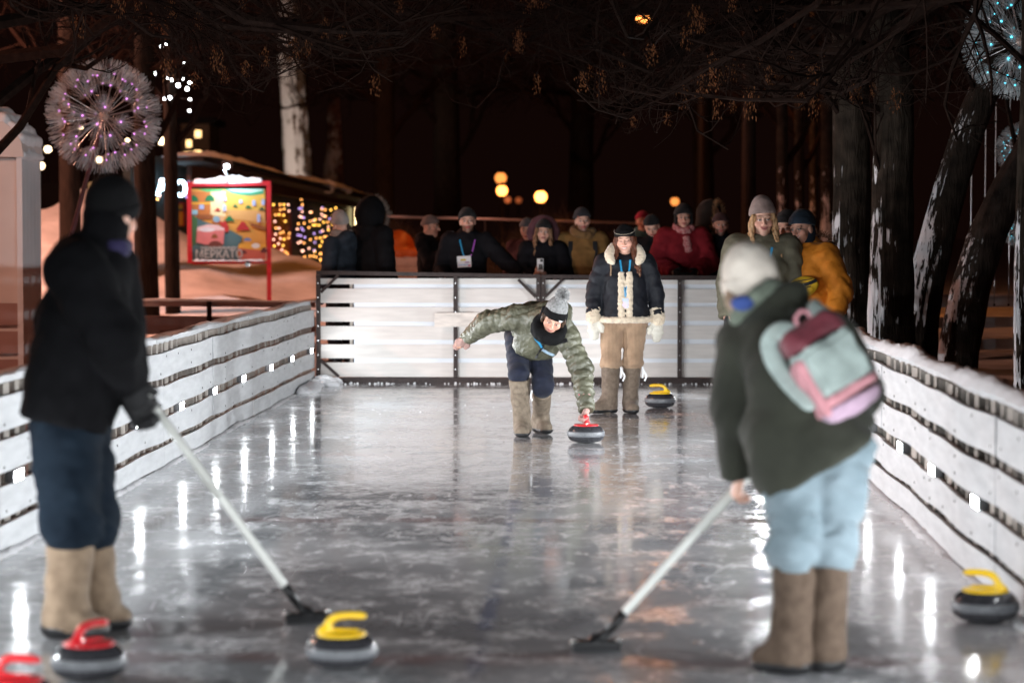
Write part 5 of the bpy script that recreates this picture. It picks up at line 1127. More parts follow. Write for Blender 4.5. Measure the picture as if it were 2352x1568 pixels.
mit = cloth('ivory_knit', (.58, .55, .48), rough=.95, bump=.8, bscale=90)
for q, S in (('L', -1), ('R', 1)):
    d = unit(V(0, -.10, -1)); mitten(J['wr' + q] + V(0, 0, -.01), d, V(0, .8, .0) + sd * -.35 * S, S, 1.18).obj('mitten', mit, root, res=.007)
cord = cloth('corduroy', (.34, .225, .145), wave=('X', 26, .7, .4), rough=.9, bump=.2)
s = trousers(J, .022, .40, flare=.0, knee=-.002, seat=-.004); s.ell(J['kneR'] * V(1, 1, 0) + V(0, 0, .445), (.092, .092, .03)); s.ell(J['kneL'] * V(1, 1, 0) + V(0, 0, .445), (.09, .09, .03)); s.obj('trousers', cord, root, res=.011)
boot(root, J['kneR'], J['ankR'], J['toeR'], felt_dark, .43, .086, .070, foot=.060); boot(root, J['kneL'], J['ankL'], J['toeL'], felt_dark, .43, .082, .066, foot=.058)
_out[0] = J['fwd']
for (x, kk) in ((-.015, 'kneR'), (-.075, 'kneL')):
    p = J[kk] * V(1, 1, 0) + V(.085, -.03, .42); ribbon('boot_ribbon', root, [p, p + V(.015, -.02, -.04), p + V(.035, -.025, -.08), p + V(.02, -.02, -.125)], ribbon_w, .014); ribbon('boot_ribbon', root, [p, p + V(.005, -.025, -.05), p + V(.0, -.03, -.10)], ribbon_w, .010)
beanie(root, J, black_knit, black_knit, h=.140, low=.048)
t = SDF(.006); c, Hm = J['hed'], J['Hm']
pts = [c + Hm @ (V(.095 * math.cos(a), -.012 + .116 * math.sin(a), .085 - .02 * math.sin(a))) for a in np.linspace(-.3, PI + .3, 16)]
MB().tube(pts, .0014, 6).build('cuff_edge', sherpa, root, True)
aub = cloth('auburn_hair', (.085, .028, .014), rough=.5, sheen=0, var=.5, scale=40)
hairdo(root, J, aub, [(.030, [(.065, .03, .02), (.078, .035, -.06), (.085, .07, -.15), (.095, .10, -.27)]), (.030, [(-.065, .03, .02), (-.078, .035, -.06), (-.088, .07, -.15), (-.10, .10, -.29)]), (.035, [(.07, -.02, .0), (.085, .0, -.09), (.11, .06, -.19), (.12, .11, -.30)]), (.035, [(-.07, -.02, .0), (-.085, .0, -.09), (-.11, .06, -.19), (-.125, .11, -.31)]), (.05, [(0, -.08, .02), (0, -.09, -.1), (0, -.07, -.2)])])
lan_b = M('lanyard_blue', (.02, .22, .42), .4, .15, 60); lan_y = M('lanyard_yellow', (.55, .45, .03), .4, .15, 60); lan_p = M('lanyard_violet', (.26, .06, .34), .4, .15, 60)
lanyard(root, J, SJ, (lan_b, lan_b), -.17, (.055, .085, M('badge_pastel', (.55, .40, .58), .35, .5, 14, col2=(.18, .45, .62))), .016, .045)
MB().tube(on_surface(SJ, J, [(.13, .14), (.125, .08), (.13, .02)], .004), .009, 6).build('strap', cloth('tan_strap', (.2, .13, .08)), root, True); MB().tube(on_surface(SJ, J, [(-.13, .14), (-.125, .08), (-.13, .02)], .004), .009, 6).build('strap', cloth('tan_strap', (.2, .13, .08)), root, True)

# ---------------------------------------------------------------- the crouching player
b0 = V(.15, 19.4, 0); root = thing('person', 'crouching player in shiny olive puffer and pompom hat releasing a stone', 'person', b0)
J = world_joints(b0, hipR=(.045, 19.58, .775), hipL=(.215, 19.56, .775), kneR=(.055, 19.22, .505), kneL=(.245, 19.22, .43), ankR=(.082, 19.27, .09), ankL=(.232, 19.60, .10), toeR=(.080, 19.08, .045), toeL=(.275, 19.42, .045), pel=(.13, 19.60, .83), che=(.235, 19.22, .905), nek=(.30, 18.985, .925), shR=(.055, 19.16, .955), shL=(.425, 19.02, .815), elR=(-.205, 19.28, .905), elL=(.545, 18.95, .555), wrR=(-.335, 19.47, .795), wrL=(.575, 18.745, .278), hed=(.325, 18.80, .965))
def axes(f, u): f = unit(f); u = unit(np.array(u) - f * np.dot(f, u)); return np.stack([np.cross(f, u), f, u], -1)
J['Hm'] = axes(V(-.12, -.80, -.59), V(.30, -.5, .80)); J['fwd'] = V(-.1, -.95, -.3); J['k'] = 1.0
hs = {'L': dict(d=V(.0, -.25, -1), n=V(-1, 0, 0), side=-1, curl=1.15), 'R': dict(d=V(-.70, .45, -.5), n=V(.2, -.8, -.6), side=1, curl=.5)}
body(root, J, fcol=face_col(J, tone=(.52, .29, .21), lips=(.42, .14, .12), brow=(.10, .06, .04)), hand_spec=hs, bare=())
olive = M('olive_satin', (.084, .083, .056), .44, .35, 6, .6, 60, spec=.45, sheen=.0, detail=5)
s = SDF(.04); sd = unit(J['shL'] - J['shR']); upv = unit(J['nek'] - J['pel']); s.ell(V(.195, 19.30, .735) - b0, (.185, .15, .135), None, .05)
low = J['pel'] + V(.02, -.02, -.03)
s.cone(low, J['che'], .185, .205, side=sd, flat=.80, puff=(5, .012)); s.cone(J['che'], J['nek'] - upv * .05, .205, .15, side=sd, flat=.74)
s.ell(J['che'] + V(-.01, .02, -.10), (.195, .17, .125), None, .06); s.ell(J['pel'] * .45 + J['che'] * .55 + V(.02, -.03, -.135), (.185, .16, .11), None, .06)
for q in 'LR':
    s.cone(J['che'] + upv * .08, J['sh' + q], .13, .105); s.cone(J['sh' + q], J['el' + q], .098, .086, puff=(5.0, .014)); e = J['wr' + q] + unit(J['wr' + q] - J['el' + q]) * .035
    s.cone(J['el' + q], e, .085, .062, puff=(5.0, .014, .4), cap=(0, 1))
s.cone(J['nek'] - upv * .06, J['nek'] + upv * .06, .125, .118, cap=(0, 0), k=.03)
s.ell(J['nek'] + V(0.03, .09, .085), (.15, .10, .075), None, .04); s.ell(J['nek'] + V(.125, .02, .02), (.05, .08, .09), None, .03)
s.ell(J['hed'] + V(-.02, -.04, -.02), (.118, .15, .135), None, .015, 's')
s.disp = lambda p: .0085 * pnoise(p, 21, 1.1) + .006 * pnoise(p, 47, 2.2) + .003 * pnoise(p * V(1, 1, 1.6), 90, .4)
nrm_ = unit(low - J['che']); s.cut(low + nrm_ * .02, nrm_, .02); SJ = s; s.obj('jacket', olive, root, res=.0095)
# black tape: zip, chest patch, hem and cuffs
tape = cloth('black_tape', (.008, .008, .009), rough=.6); OUT = unit(V(-.05, -1, -.35)); _out[0] = OUT
fr_ = lambda x, y, off=.013: SJ.hit(P(x, y, 17.6) - b0, unit(P(x, y, 19) - P(x, y, 17.6)), off, 3.)
ribbon('zip', root, [fr_(1249, 792), fr_(1240, 806), fr_(1231, 822), fr_(1224, 836)], tape, .016); ribbon('chest_tab', root, [fr_(1284, 786), fr_(1294, 783.5), fr_(1303, 781)], tape, .030); ribbon('hem_band', root, [fr_(1196, 812), fr_(1210, 829), fr_(1225, 838)], tape, .020)
for q in 'LR': e = J['wr' + q] + unit(J['wr' + q] - J['el' + q]) * .02; d = unit(J['wr' + q] - J['el' + q]); t = SDF(.01); t.cone(e, e + d * .025, .063, .059, cap=(1, 1)); t.obj('cuff', olive, root, res=.007)
ribbon('lanyard', root, [fr_(1225, 748), fr_(1225, 762), fr_(1230, 778), fr_(1240, 790), fr_(1246, 802)], lan_b, .017); ribbon('strap', root, [fr_(1229, 735), fr_(1226, 742), fr_(1225, 750)], lan_y, .019)
p_ = fr_(1246, 803, .02); ribbon('badge', root, [p_, fr_(1258, 810, .022), fr_(1272, 816, .022)], M('badge_blue', (.35, .48, .60), .3, .3, 30), .022)
MB().add(*MB_ball2(fr_(1330, 906, .002), .006)).build('sleeve_stud', M('stud_red', (.4, .05, .08), .3), root, True)
neckw = SDF(.03)   # black neck warmer
for i in range(14):
    a0, a1 = 2 * PI * i / 14, 2 * PI * (i + 1) / 14; Hm = J['Hm']; cc = J['hed'] + Hm @ V(0, -.005, -.115)
    g0, g1 = [cc + Hm @ V(.098 * math.cos(a), .115 * math.sin(a), -.012 * math.sin(a) + .005) for a in (a0, a1)]; neckw.cone(g0, g1, .036)
    h0_, h1_ = [cc + Hm @ V(.098 * math.cos(a), -.01 + .098 * math.sin(a), -.05) for a in (a0, a1)]; neckw.cone(h0_, h1_, .036)
for q in (-1, 1): neckw.cone(J['hed'] + J['Hm'] @ V(.092 * q, -.02, -.09), J['hed'] + J['Hm'] @ V(.088 * q, -.03, .03), .022)
neckw.disp = lambda p: .005 * pnoise(p, 32); neckw.obj('neck_warmer', black_knit, root, res=.008)
gk = M('grey_marl_knit', (.20, .20, .20), .9, .3, 60, .35, 160, col2=(.40, .40, .40), wave=('X', 55, .8))
hat = beanie(root, J, gk, black_knit, h=.168, low=.044, band=.062, pom=cloth('pom_wool', (.42, .42, .42), var=.6, scale=60), slouch=.02)
c, Hm = J['hed'], J['Hm']
def emblem(parent, c, Hm, pts, mat, cx_, cz, sc, name='emblem'):
    v = [];
    for (x, z) in pts:
        X_ = cx_ + x * sc; Z_ = cz + z * sc; y = -.012 + .1195 * math.sqrt(max(.05, 1 - (X_ / .100) ** 2 - ((Z_ - .04) / .125) ** 2)); v.append(c + Hm @ V(X_, y, Z_))
    return obj(name, v, [tuple(range(len(v)))], mat, parent)
cat = [(-1, .5), (-.8, .75), (-.5, .55), (-.1, .45), (.35, .15), (.8, -.2), (1.15, -.05), (1.2, -.2), (.8, -.5), (.45, -.35), (.5, -.9), (.25, -.95), (.15, -.35), (-.2, -.15), (-.45, -.65), (-.8, -.75), (-.75, -.55), (-.5, -.45), (-.4, .1), (-.65, .25)]
emblem(hat, c, Hm, [(-x, z) for x, z in cat], ribbon_w, -.050, .052, .017)
# short dark hair peeping at the temple
hairdo(root, J, cloth('brown_hair', (.05, .03, .02), rough=.5, sheen=0), [(.014, [(.076, .03, .03), (.082, .02, -.02), (.08, .01, -.06)]), (.014, [(-.076, .03, .03), (-.082, .02, -.02), (-.08, .01, -.06)])])
pinkk = cloth('dusty_pink_knit', (.33, .205, .18), rough=.95, bump=.6, bscale=90)
d = hs['R']['d']; mitten(J['wr' + 'R'] + unit(d) * .02, unit(d), hs['R']['n'], -1, .95).obj('mitten', pinkk, root, res=.007)
glove(root, J, 'L', pinkk, hs['L']['d'], hs['L']['n'], -1, 1.15, .95, .0055, .07)
navy = cloth('navy_denim', (.0065, .009, .021), rough=.8, var=.35, scale=12)
s = trousers(J, .008, .44, seat=.002, knee=.008); s.ell(J['kneL'] + V(0, .03, -.05), (.088, .1, .08)); s.obj('trousers', navy, root, res=.011)
boot(root, J['kneR'] + V(0, -.01, 0), J['ankR'], J['toeR'], felt, .455, .083, .066, foot=.060); boot(root, J['kneL'] + V(0, .03, 0), J['ankL'], J['toeL'], felt, .355, .080, .066, foot=.058)
_out[0] = V(0, -1, 0); ribbon('boot_ribbon', root, [J['kneL'] + V(-.085, -.04, -.06), J['kneL'] + V(-.095, -.06, -.10), J['kneL'] + V(-.085, -.06, -.14)], ribbon_w, .012)

# ---------------------------------------------------------------- sweeper in black, left
b0 = G(172, 1462); b0 = V(b0[0], b0[1], 0); root = thing('person', 'sweeper in long black coat, hood and tan felt boots leaning on a broom', 'person', b0)
J = skel(1.84, -1.05, lean=(.02, .13), head=(.50, .25, 0))
wj = lambda x, y, Y: P(x, y, Y) - b0
Yb = b0[1]
J.update(ankL=wj(222, 1425, Yb + .16), toeL=wj(276, 1440, Yb + .18), ankR=wj(150, 1440, Yb - .02), toeR=wj(218, 1458, Yb - .06), kneR=wj(165, 1210, Yb), kneL=wj(205, 1205, Yb + .12), hipR=wj(150, 1000, Yb - .04), hipL=wj(178, 1000, Yb + .10), pel=wj(160, 950, Yb + .02), che=wj(192, 745, Yb + .02), nek=wj(238, 585, Yb + .05), hed=wj(257, 492, Yb + .07))
for a in ('ankL', 'ankR'): J[a][2] = .09
for a in ('toeL', 'toeR'): J[a][2] = .045
J.update(shR=wj(176, 622, Yb - .17), shL=wj(250, 625, Yb + .22), elR=wj(262, 780, Yb - .22), wrR=wj(288, 882, Yb - .02), elL=wj(275, 790, Yb + .25), wrL=wj(300, 915, Yb + .10))
FOOT = G(705, 1428); TOPB = P(308, 866, Yb + .02); 
body(root, J, fcol=face_col(J), res=.018, hand_spec={q: dict(d=unit(V(.55, .1 * S, -.8)), n=V(.2, .9 * S, .1), side=S, curl=.8, sc=.95) for q, S in (('R', 1), ('L', -1))})
blk = cloth('black_wool', (.0042, .0042, .0050), rough=.95, sheen=.0, spec=.08, bump=.3, bscale=90)
s = jacket(J, .048, .8, hemcut=J['pel'] + V(-.01, 0, -.035), skirt=1.0, wr=.013, wrf=11, arm=1.16, flat=.86, collar=.06); s.obj('coat', blk, root, res=.014)
beanie(root, J, black_knit, h=.140, low=.012, infl=.014, back=.25)
t = SDF(.04); f = J['fwd']; t.ell(J['nek'] - f * .09 + V(0, 0, .0), (.125, .125, .085)); t.cone(J['nek'] - V(0, 0, .04), J['hed'] + J['Hm'] @ V(0, -.02, -.07), .098, .088); t.ell(J['hed'] + J['Hm'] @ V(0, -.035, -.03), (.088, .09, .10), J['Hm']); t.disp = lambda p: .008 * pnoise(p, 16); t.obj('hood', blk, root, res=.011)
scarf(root, J, cloth('violet_scarf', (.018, .014, .05)), .070, .05, .026)
_out[0] = V(.4, -1, 0); MB().lathe([(.012, 0), (.016, .003), (.012, .006)], n=12).build('coat_button', M('button', (.25, .25, .25), .3, metal=.8), root, True).matrix_local = Matrix.Translation(tuple(s.hit(P(320, 640, 8.6) - b0 + V(-.06, 0, 0), V(0, 1, 0), .0, 3))) @ Matrix.Rotation(PI / 2, 4, 'X')
jean = cloth('dark_jeans', (.0028, .006, .011), rough=.95, var=.5, scale=6, spec=.12, sheen=.0, col2=(.007, .013, .021))
s = trousers(J, .020, .47, seat=.012, knee=.026, wr=.011); s.obj('trousers', jean, root, res=.013)
boot(root, J['kneR'], J['ankR'], J['toeR'], felt_tan, .485, .099, .088, .055, .070); boot(root, J['kneL'], J['ankL'], J['toeL'], felt_tan, .49, .098, .088, .050, .066)
bd = unit(np.array(TOPB) - np.array(FOOT)); gl = cloth('black_glove', (.008, .008, .009), rough=.7)
for q, S in (('R', 1), ('L', -1)):
    d = unit(V(.55, .1 * S, -.8)); glove(root, J, q, gl, d, V(.2, .9 * S, 0.1), S, .8, 1.05, .008, .08)
broom('white curling broom held by the sweeper in black', FOOT, TOPB, .25)

# ---------------------------------------------------------------- sweeper with the backpack, right
b0 = G(1850, 1545); b0 = V(b0[0], b0[1], 0); Yb = b0[1]; root = thing('person', 'sweeper in cream hat, dark olive jacket and pale jeans seen from behind', 'person', b0)
J = skel(1.62, .55); wj = lambda x, y, Y: P(x, y, Y) - b0
J.update(ankL=wj(1818, 1500, Yb), toeL=wj(1752, 1520, Yb + .03), ankR=wj(1898, 1500, Yb + .05), toeR=wj(1868, 1500, Yb + .2), kneL=wj(1826, 1260, Yb + .0), kneR=wj(1905, 1262, Yb + .04), hipL=wj(1832, 1030, Yb), hipR=wj(1925, 1030, Yb), pel=wj(1882, 990, Yb), che=wj(1832, 835, Yb + .10), nek=wj(1762, 722, Yb + .22), hed=wj(1724, 668, Yb + .32), shL=wj(1712, 800, Yb + .24), shR=wj(1905, 790, Yb + .06), elL=wj(1696, 950, Yb + .24), wrL=wj(1700, 1085, Yb + .34), elR=wj(1965, 900, Yb + .10), wrR=wj(1850, 960, Yb + .42))
for a in ('ankL', 'ankR'): J[a][2] = .09
for a in ('toeL', 'toeR'): J[a][2] = .045
J['Hm'] = axes(V(-.50, .72, -.42), V(-.25, .28, .92)); J['fwd'] = unit(V(-.5, .85, 0)); J['k'] = .97
FOOT = G(1368, 1494); HB = wj(1695, 1118, Yb + .40) + b0; TOPB = FOOT + (HB - FOOT) * 1.42
hs = {'L': dict(d=unit(V(-.15, .25, -1)), n=V(.9, .3, 0), side=-1, curl=.95), 'R': dict(d=V(-.6, .5, -.3), n=V(0, .2, -1), side=1, curl=.9)}
body(root, J, hand_spec=hs, res=.018, bare=('L',), fcol=face_col(J))
dol = cloth('dark_olive_coat', (.026, .028, .020), rough=.85, var=.3, scale=5, bump=.3, bscale=70)
s = jacket(J, .060, .80, hemcut=J['pel'] + V(.02, 0, -.10), skirt=1.06, arm=1.05, wr=.010, wrf=11, flat=.84, collar=.03, hood=True); s.ell(J['pel'] + V(.03, -.02, -.06), (.205, .165, .15), None, .05); s.ell(wj(1822, 1085, Yb + .03), (.15, .15, .15), None, .05); s.ell(wj(1795, 1005, Yb + .06), (.15, .17, .15), None, .05); s.ops = [o_ for o_ in s.ops if o_[4] != 'i']; s.cut(wj(1890, 1056, Yb), (.58, .1, -.81), .012); s.obj('jacket', dol, root, res=.013); SJ = s
t = SDF(.02)
for i in range(12):
    a0, a1 = 2 * PI * i / 12, 2 * PI * (i + 1) / 12; up = unit(J['hed'] - J['nek']); X_ = unit(np.cross(up, V(0, 1, 0))); Y_ = np.cross(up, X_); cc = J['nek'] + up * .015
    t.cone(cc + X_ * .105 * math.cos(a0) + Y_ * .105 * math.sin(a0), cc + X_ * .105 * math.cos(a1) + Y_ * .105 * math.sin(a1), .034)
t.disp = lambda p: .006 * pnoise(p, 30); t.obj('scarf', cloth('sage_scarf', (.16, .19, .15)), root, res=.010)
t = SDF(.02); t.ell(J['nek'] + V(-.10, -.085, .045), (.045, .03, .03)); t.obj('collar_patch', cloth('blue_fleece', (.05, .09, .30)), root, res=.008)
cream_k = cloth('cream_knit', (.72, .65, .57), rough=.95, bump=.5, bscale=70)
beanie(root, J, cream_k, cream_k, h=.175, low=.012, infl=.020, band=.07, slouch=.03, back=.1)
hairdo(root, J, cloth('pale_hair', (.40, .28, .20), rough=.5, sheen=0), [(.026, [(-.08, .02, .0), (-.09, .02, -.08), (-.10, .03, -.16), (-.10, .04, -.24)]), (.026, [(.07, -.05, -.02), (.085, -.05, -.1), (.10, -.04, -.15)])])
ljean = cloth('pale_jeans', (.105, .142, .162), rough=.95, var=.2, scale=5, col2=(.185, .235, .265), spec=.1)
s = trousers(J, .022, .385, seat=.010, knee=.012, flare=.008, wr=.018); s.obj('trousers', ljean, root, res=.012)
felt_br = cloth('warm_brown_felt', (.062, .043, .031), var=.35, scale=24, bump=.5, bscale=180, col2=(.105, .076, .057), sheen=.0, spec=.1)
boot(root, J['kneL'], J['ankL'], J['toeL'], felt_br, .405, .079, .072, .045, .060); boot(root, J['kneR'], J['ankR'], J['toeR'], felt_br, .405, .076, .070, .045, .060)
broom('white curling broom held by the sweeper with the backpack', FOOT, TOPB, .1)
# backpack: its own thing, on the back
upb = unit(V(-.50, .12, .85)); bk = unit(V(.18, -1, .28)); sdb = unit(np.cross(upb, bk)); bk = np.cross(sdb, upb); bc = SJ.hit(J['pel'] * .40 + J['nek'] * .60 + V(.060, 0, -.065) + bk * .9, -bk, .0) + bk * .045
RB = np.stack([sdb, bk, upb], -1) * 1.0; bwld = b0 + bc; bag = thing('backpack', 'mint and pink backpack with maroon top on the right sweeper\'s back', 'backpack', bwld); bag.scale = (.88, .88, .88)
def bagpiece(name, fn, mat, parent=bag, res=.009):
    t = SDF(.03); fn(t); t.disp = lambda p: .011 * pnoise(p, 13) + .004 * pnoise(p, 30); return t.obj(name, mat, parent, res=res)
mint = cloth('mint_fabric', (.34, .41, .39), rough=.75, sheen=.1); rose = cloth('rose_fabric', (.56, .26, .29), rough=.75, sheen=.1); lil = cloth('lilac_fabric', (.46, .32, .42), rough=.75, sheen=.1); mar = cloth('maroon_fabric', (.16, .035, .048), rough=.5, sheen=.1)
q3 = lambda x, y, z: RB @ V(x, y, z)
bagpiece('main_compartment', lambda t: (t.box(q3(0, 0, -.02), (.142, .075, .19), RB, .07), t.cut(q3(0, 0, .092), upb), t.cut(q3(0, 0, -.122), -upb)), mint)
bagpiece('top_panel', lambda t: (t.box(q3(0, -.004, -.02), (.142, .078, .212), RB, .07), t.cut(q3(0, 0, .094), -upb)), mar)
bagpiece('lower_band', lambda t: (t.box(q3(0, 0, -.02), (.147, .079, .205), RB, .06), t.cut(q3(0, 0, -.120), upb), t.cut(q3(0, 0, -.165), -upb)), rose)
bagpiece('base', lambda t: (t.box(q3(0, 0, -.02), (.146, .078, .215), RB, .07), t.cut(q3(0, 0, -.167), upb)), lil)
bagpiece('side_panel', lambda t: t.box(q3(-.125, .0, -.06), (.022, .065, .13), RB, .02), rose)
bagpiece('front_pocket', lambda t: (t.box(q3(.008, .070, -.02), (.116, .016, .090), RB, .015)), mint)
_out[0] = q3(0, 1, 0)
for q, m_ in ((-1, mint), (1, mint)):
    pts = [q3(q * .07, .01, .18), q3(q * .10, -.03, .215), q3(q * .13, -.10, .20)]; 
    t = SDF(.02); pp_ = path_pts(pts + ([q3(-.165, -.09, .12), q3(-.168, -.055, .0), q3(-.150, -.01, -.12)] if q < 0 else []), 34)
    for i in range(34): t.cone(pp_[i], pp_[i + 1], .030, side=unit(np.cross(pp_[i + 1] - pp_[i], q3(0, 1, .2))), flat=.36)
    t.obj('shoulder_strap', m_, bag, res=.008)
MB().tube([q3(-.035, .0, .185), q3(-.03, .02, .225), q3(.0, .03, .24), q3(.03, .02, .225), q3(.035, .0, .185)], .009, 8).build('loop', rose, bag, True)
ribbon('zip', bag, [q3(-.13, .055, .090), q3(-.07, .082, .096), q3(0, .086, .098), q3(.07, .082, .096), q3(.13, .055, .090)], tape, .010)
# ---------------------------------------------------------------- onlookers behind the far wall
GRP = 'onlookers watching the game'
def onlooker(label, x, ytop, Y, yaw, jcol, head=(0, 0, 0), hatk=None, hcol=(.010, .010, .011), tone=SKIN, bulk=.035, hem=.78, hat=True, res=.017, face={}, jmat=None, tcol=(.014, .015, .02), hatkw={}, jkw={}, glv=True, group=GRP, lean=(0, 0), **over):
    p = P(x, ytop, Y); g = gz(p[0], Y); root = thing('person', label, 'person', (p[0], Y, g), group); h = (p[2] - g - .018) / 1.708 * 1.72
    J = skel(h, yaw, lean=lean, head=head, **over); fk = dict(tone=tone); fk.update(face); body(root, J, res=.022, fcol=face_col(J, **fk), fres=.0062, smile=face.get('smile', 0))
    m_ = jmat or cloth('coat_cloth', jcol, rough=.85, sheen=.0, spec=.08); kw = dict(wr=.007, collar=.06); kw.update(jkw); s = jacket(J, bulk, hem * J['k'], **kw); s.obj('jacket', m_, root, res=res)
    trousers(J, .02, .1).obj('trousers', cloth('trouser_cloth', tcol), root, res=.020)
    for q in 'LR': boot(root, J['kne' + q], J['ank' + q], J['toe' + q], rubber, .22, .075, .06)
    if hat: beanie(root, J, cloth('hat_knit', hcol, wave=('X', 55, .5)), h=hatkw.get('h', .135), low=hatkw.get('low', .057), band=hatkw.get('band', .05), infl=hatkw.get('infl', .010), pom=hatkw.get('pom'), slouch=hatkw.get('slouch', 0))
    if glv:
        gm = cloth('glove_knit', (.012, .012, .014))
        for q, S in (('L', -1), ('R', 1)):
            d = unit(J['wr' + q] - J['el' + q]); n = -unit(J['shR'] - J['shL']) * S; t = SDF(.012); hand(t, J['wr' + q] + d * .01, d, n, S, .55, .95 * J['k'], .006); t.obj('glove', gm, root, res=.008)
    return root, J, s
WY = 27.15
dk = (.011, .011, .013)
# two with their backs half turned, left
r, J, s = onlooker('onlooker in slate coat, pale grey hat and grey scarf, back half turned', 785, 488, 26.9, .9, (.030, .038, .050), (-.35, .1, -.15), hcol=(.34, .30, .28), hatkw=dict(h=.16, infl=.014, slouch=.02, band=.06)); scarf(r, J, cloth('grey_scarf', (.26, .23, .21)), .085, .08, .036)
hairdo(r, J, cloth('brown_hair', (.05, .03, .02), rough=.5), [(.028, [(.07, -.04, -.02), (.09, -.06, -.12), (.10, -.04, -.25), (.09, -.02, -.36)])])
r, J, s = onlooker('onlooker in black parka with a fur edged hood up, back turned', 852, 462, 27.0, -.75, (.006, .006, .007), hat=False, bulk=.05); hood_up(r, J, cloth('black_parka', (.006, .006, .007), spec=.06, sheen=.0), cloth('grey_fur', (.16, .13, .11)), .145, depth=.165)
# blurred man raising a hand with a phone
r, J, s = onlooker('dim figure behind the bearded man, raising a phone', 985, 494, 29.5, -1.9, dk, (0, .1, 0), hcol=(.20, .16, .15), elR=(.28, .12, 1.15), wrR=(.22, .33, 1.36), glv=False)
o = thing('phone', 'dark phone held up by the dim figure left of the bearded man', 'phone', np.array(r.location) + J['wrR'] + V(.03, -.02, .10)); MB().box((0, 0, 0), (.075, .012, .15)).build('case', rubber, o); obj('screen', [(-.033, -.0065, -.068), (.033, -.0065, -.068), (.033, -.0065, .068), (-.033, -.0065, .068)], [(0, 1, 2, 3)], M('phone_glass', (.02, .02, .025), .1), o)
# bearded man
r, J, s = onlooker('bearded man in black coat with lanyard and badge, arm along the rail', 1074, 478, WY, PI, (.008, .008, .010), (.0, .02, .06), hatkw=dict(h=.145, infl=.014), face=dict(beard=(.10, .055, .035), brow=(.08, .05, .035)), bulk=.045, elL=(-.40, .12, 1.16), wrL=(-.58, .24, 1.03), elR=(.28, .02, 1.08), wrR=(.22, .24, .98)); lanyard(r, J, s, (lan_p, lan_b), -.03, None, .016, .085)
c = on_surface(s, J, [(.035, -.085)], .016)[0]; bd_ = MB().box((0, 0, 0), (.155, .006, .125)).build('badge', badge_w, r); bd_.location = tuple(c); bd_.rotation_euler = (0, -.06, 0)
for (x, z, w_, h_, cc) in ((-.01, .02, .06, .022, (.55, .42, .05)), (.03, -.01, .05, .012, (.3, .1, .3)), (-.01, -.035, .11, .01, (.25, .35, .55)), (.055, -.045, .03, .014, (.5, .06, .15))): obj('badge_print', [(x - w_ / 2, -.0045, z - h_ / 2), (x + w_ / 2, -.0045, z - h_ / 2), (x + w_ / 2, -.0045, z + h_ / 2), (x - w_ / 2, -.0045, z + h_ / 2)], [(0, 1, 2, 3)], M('badge_ink', cc, .5), bd_)
# people half hidden between
r, J, s = onlooker('half hidden onlooker in mauve jacket and grey hat, left of the woman with the phone', 1214, 500, 28.3, PI - .5, (.085, .040, .045), (.3, .2, 0), hcol=(.12, .12, .13), bulk=.05)
# woman with a phone
r, J, s = onlooker('long haired woman in black beanie and dark coat holding up a white phone', 1248, 504, WY - .1, PI, (.007, .007, .009), (.02, .08, -.05), tone=(.54, .31, .23), face=dict(openm=True, lips=(.40, .13, .12)), glv=False, elR=(.24, .10, 1.10), wrR=(.10, .235, 1.10), elL=(-.26, .05, 1.08), wrL=(-.14, .25, 1.02), bulk=.05, hatkw=dict(h=.14, infl=.012))
rl = np.array(r.location)
hairdo(r, J, cloth('dark_blond_hair', (.16, .085, .045), rough=.5, sheen=0, var=.4, scale=40), [(.022, [(.072, .04, .03), (.084, .05, -.05), (.085, .07, -.15), (.075, .10, -.26)]), (.022, [(-.072, .04, .03), (-.084, .05, -.05), (-.085, .07, -.15), (-.075, .10, -.27)]), (.028, [(.07, .0, .0), (.09, .02, -.1), (.095, .07, -.2), (.085, .10, -.3)]), (.028, [(-.07, .0, .0), (-.09, .02, -.1), (-.095, .07, -.2), (-.085, .1, -.3)])])
t = SDF(.02); up = V(0, 0, 1)
for i in range(14):
    a0, a1 = [-.2 + (PI + .4) * q / 14 for q in (i, i + 1)]; cc = J['hed'] + V(0, .075, -.03); t.cone(cc + V(.14 * math.cos(a0), .02, .175 * math.sin(a0)), cc + V(.14 * math.cos(a1), .02, .175 * math.sin(a1)), .042)
t.ell(J['hed'] + V(0, .13, -.0), (.14, .06, .16)); t.disp = lambda p: .006 * pnoise(p, 24); t.obj('hood', cloth('plum_hood', (.085, .032, .040)), r, res=.012)
pc = P(1241, 609, WY - .42); o = thing('phone', 'white phone with a dark camera patch held by the long haired woman', 'phone', pc); t = SDF(.004); t.box((0, 0, 0), (.037, .005, .075), None, .006); t.obj('case', M('phone_white', (.62, .62, .64), .3, .03), o, res=.004)
MB().box((.014, -.0062, .052), (.030, .003, .032)).build('camera_bump', rubber, o); MB().box((.004, -.0062, -.018), (.044, .003, .060)).build('back_sticker', M('sticker', (.06, .055, .05), .5, .5, 60), o)
hw = pc - rl + V(-.035, .035, -.055)                                                        # bare hand round the phone
t = SDF(.012); d = unit(V(.15, -.35, .9)); hand(t, hw - d * .06 + V(-.005, .02, 0), d, V(.95, -.2, .15), -1, .75, .95); t.cone(hw - d * .06 + V(-.005, .02, 0), hw - d * .16 + V(-.02, .06, -.02), .030, .034); o_ = t.obj('hand', skin_m, r, res=.006, colf=lambda v: np.tile(np.array(SKIN) * 1.05, (len(v), 1)))
t = SDF(.02); e_ = hw - d * .13 + V(-.02, .05, -.01); t.cone(J['elR'], e_, .085, .062); t.obj('sleeve', cloth('black_sleeve', (.007, .007, .009)), r, res=.012)
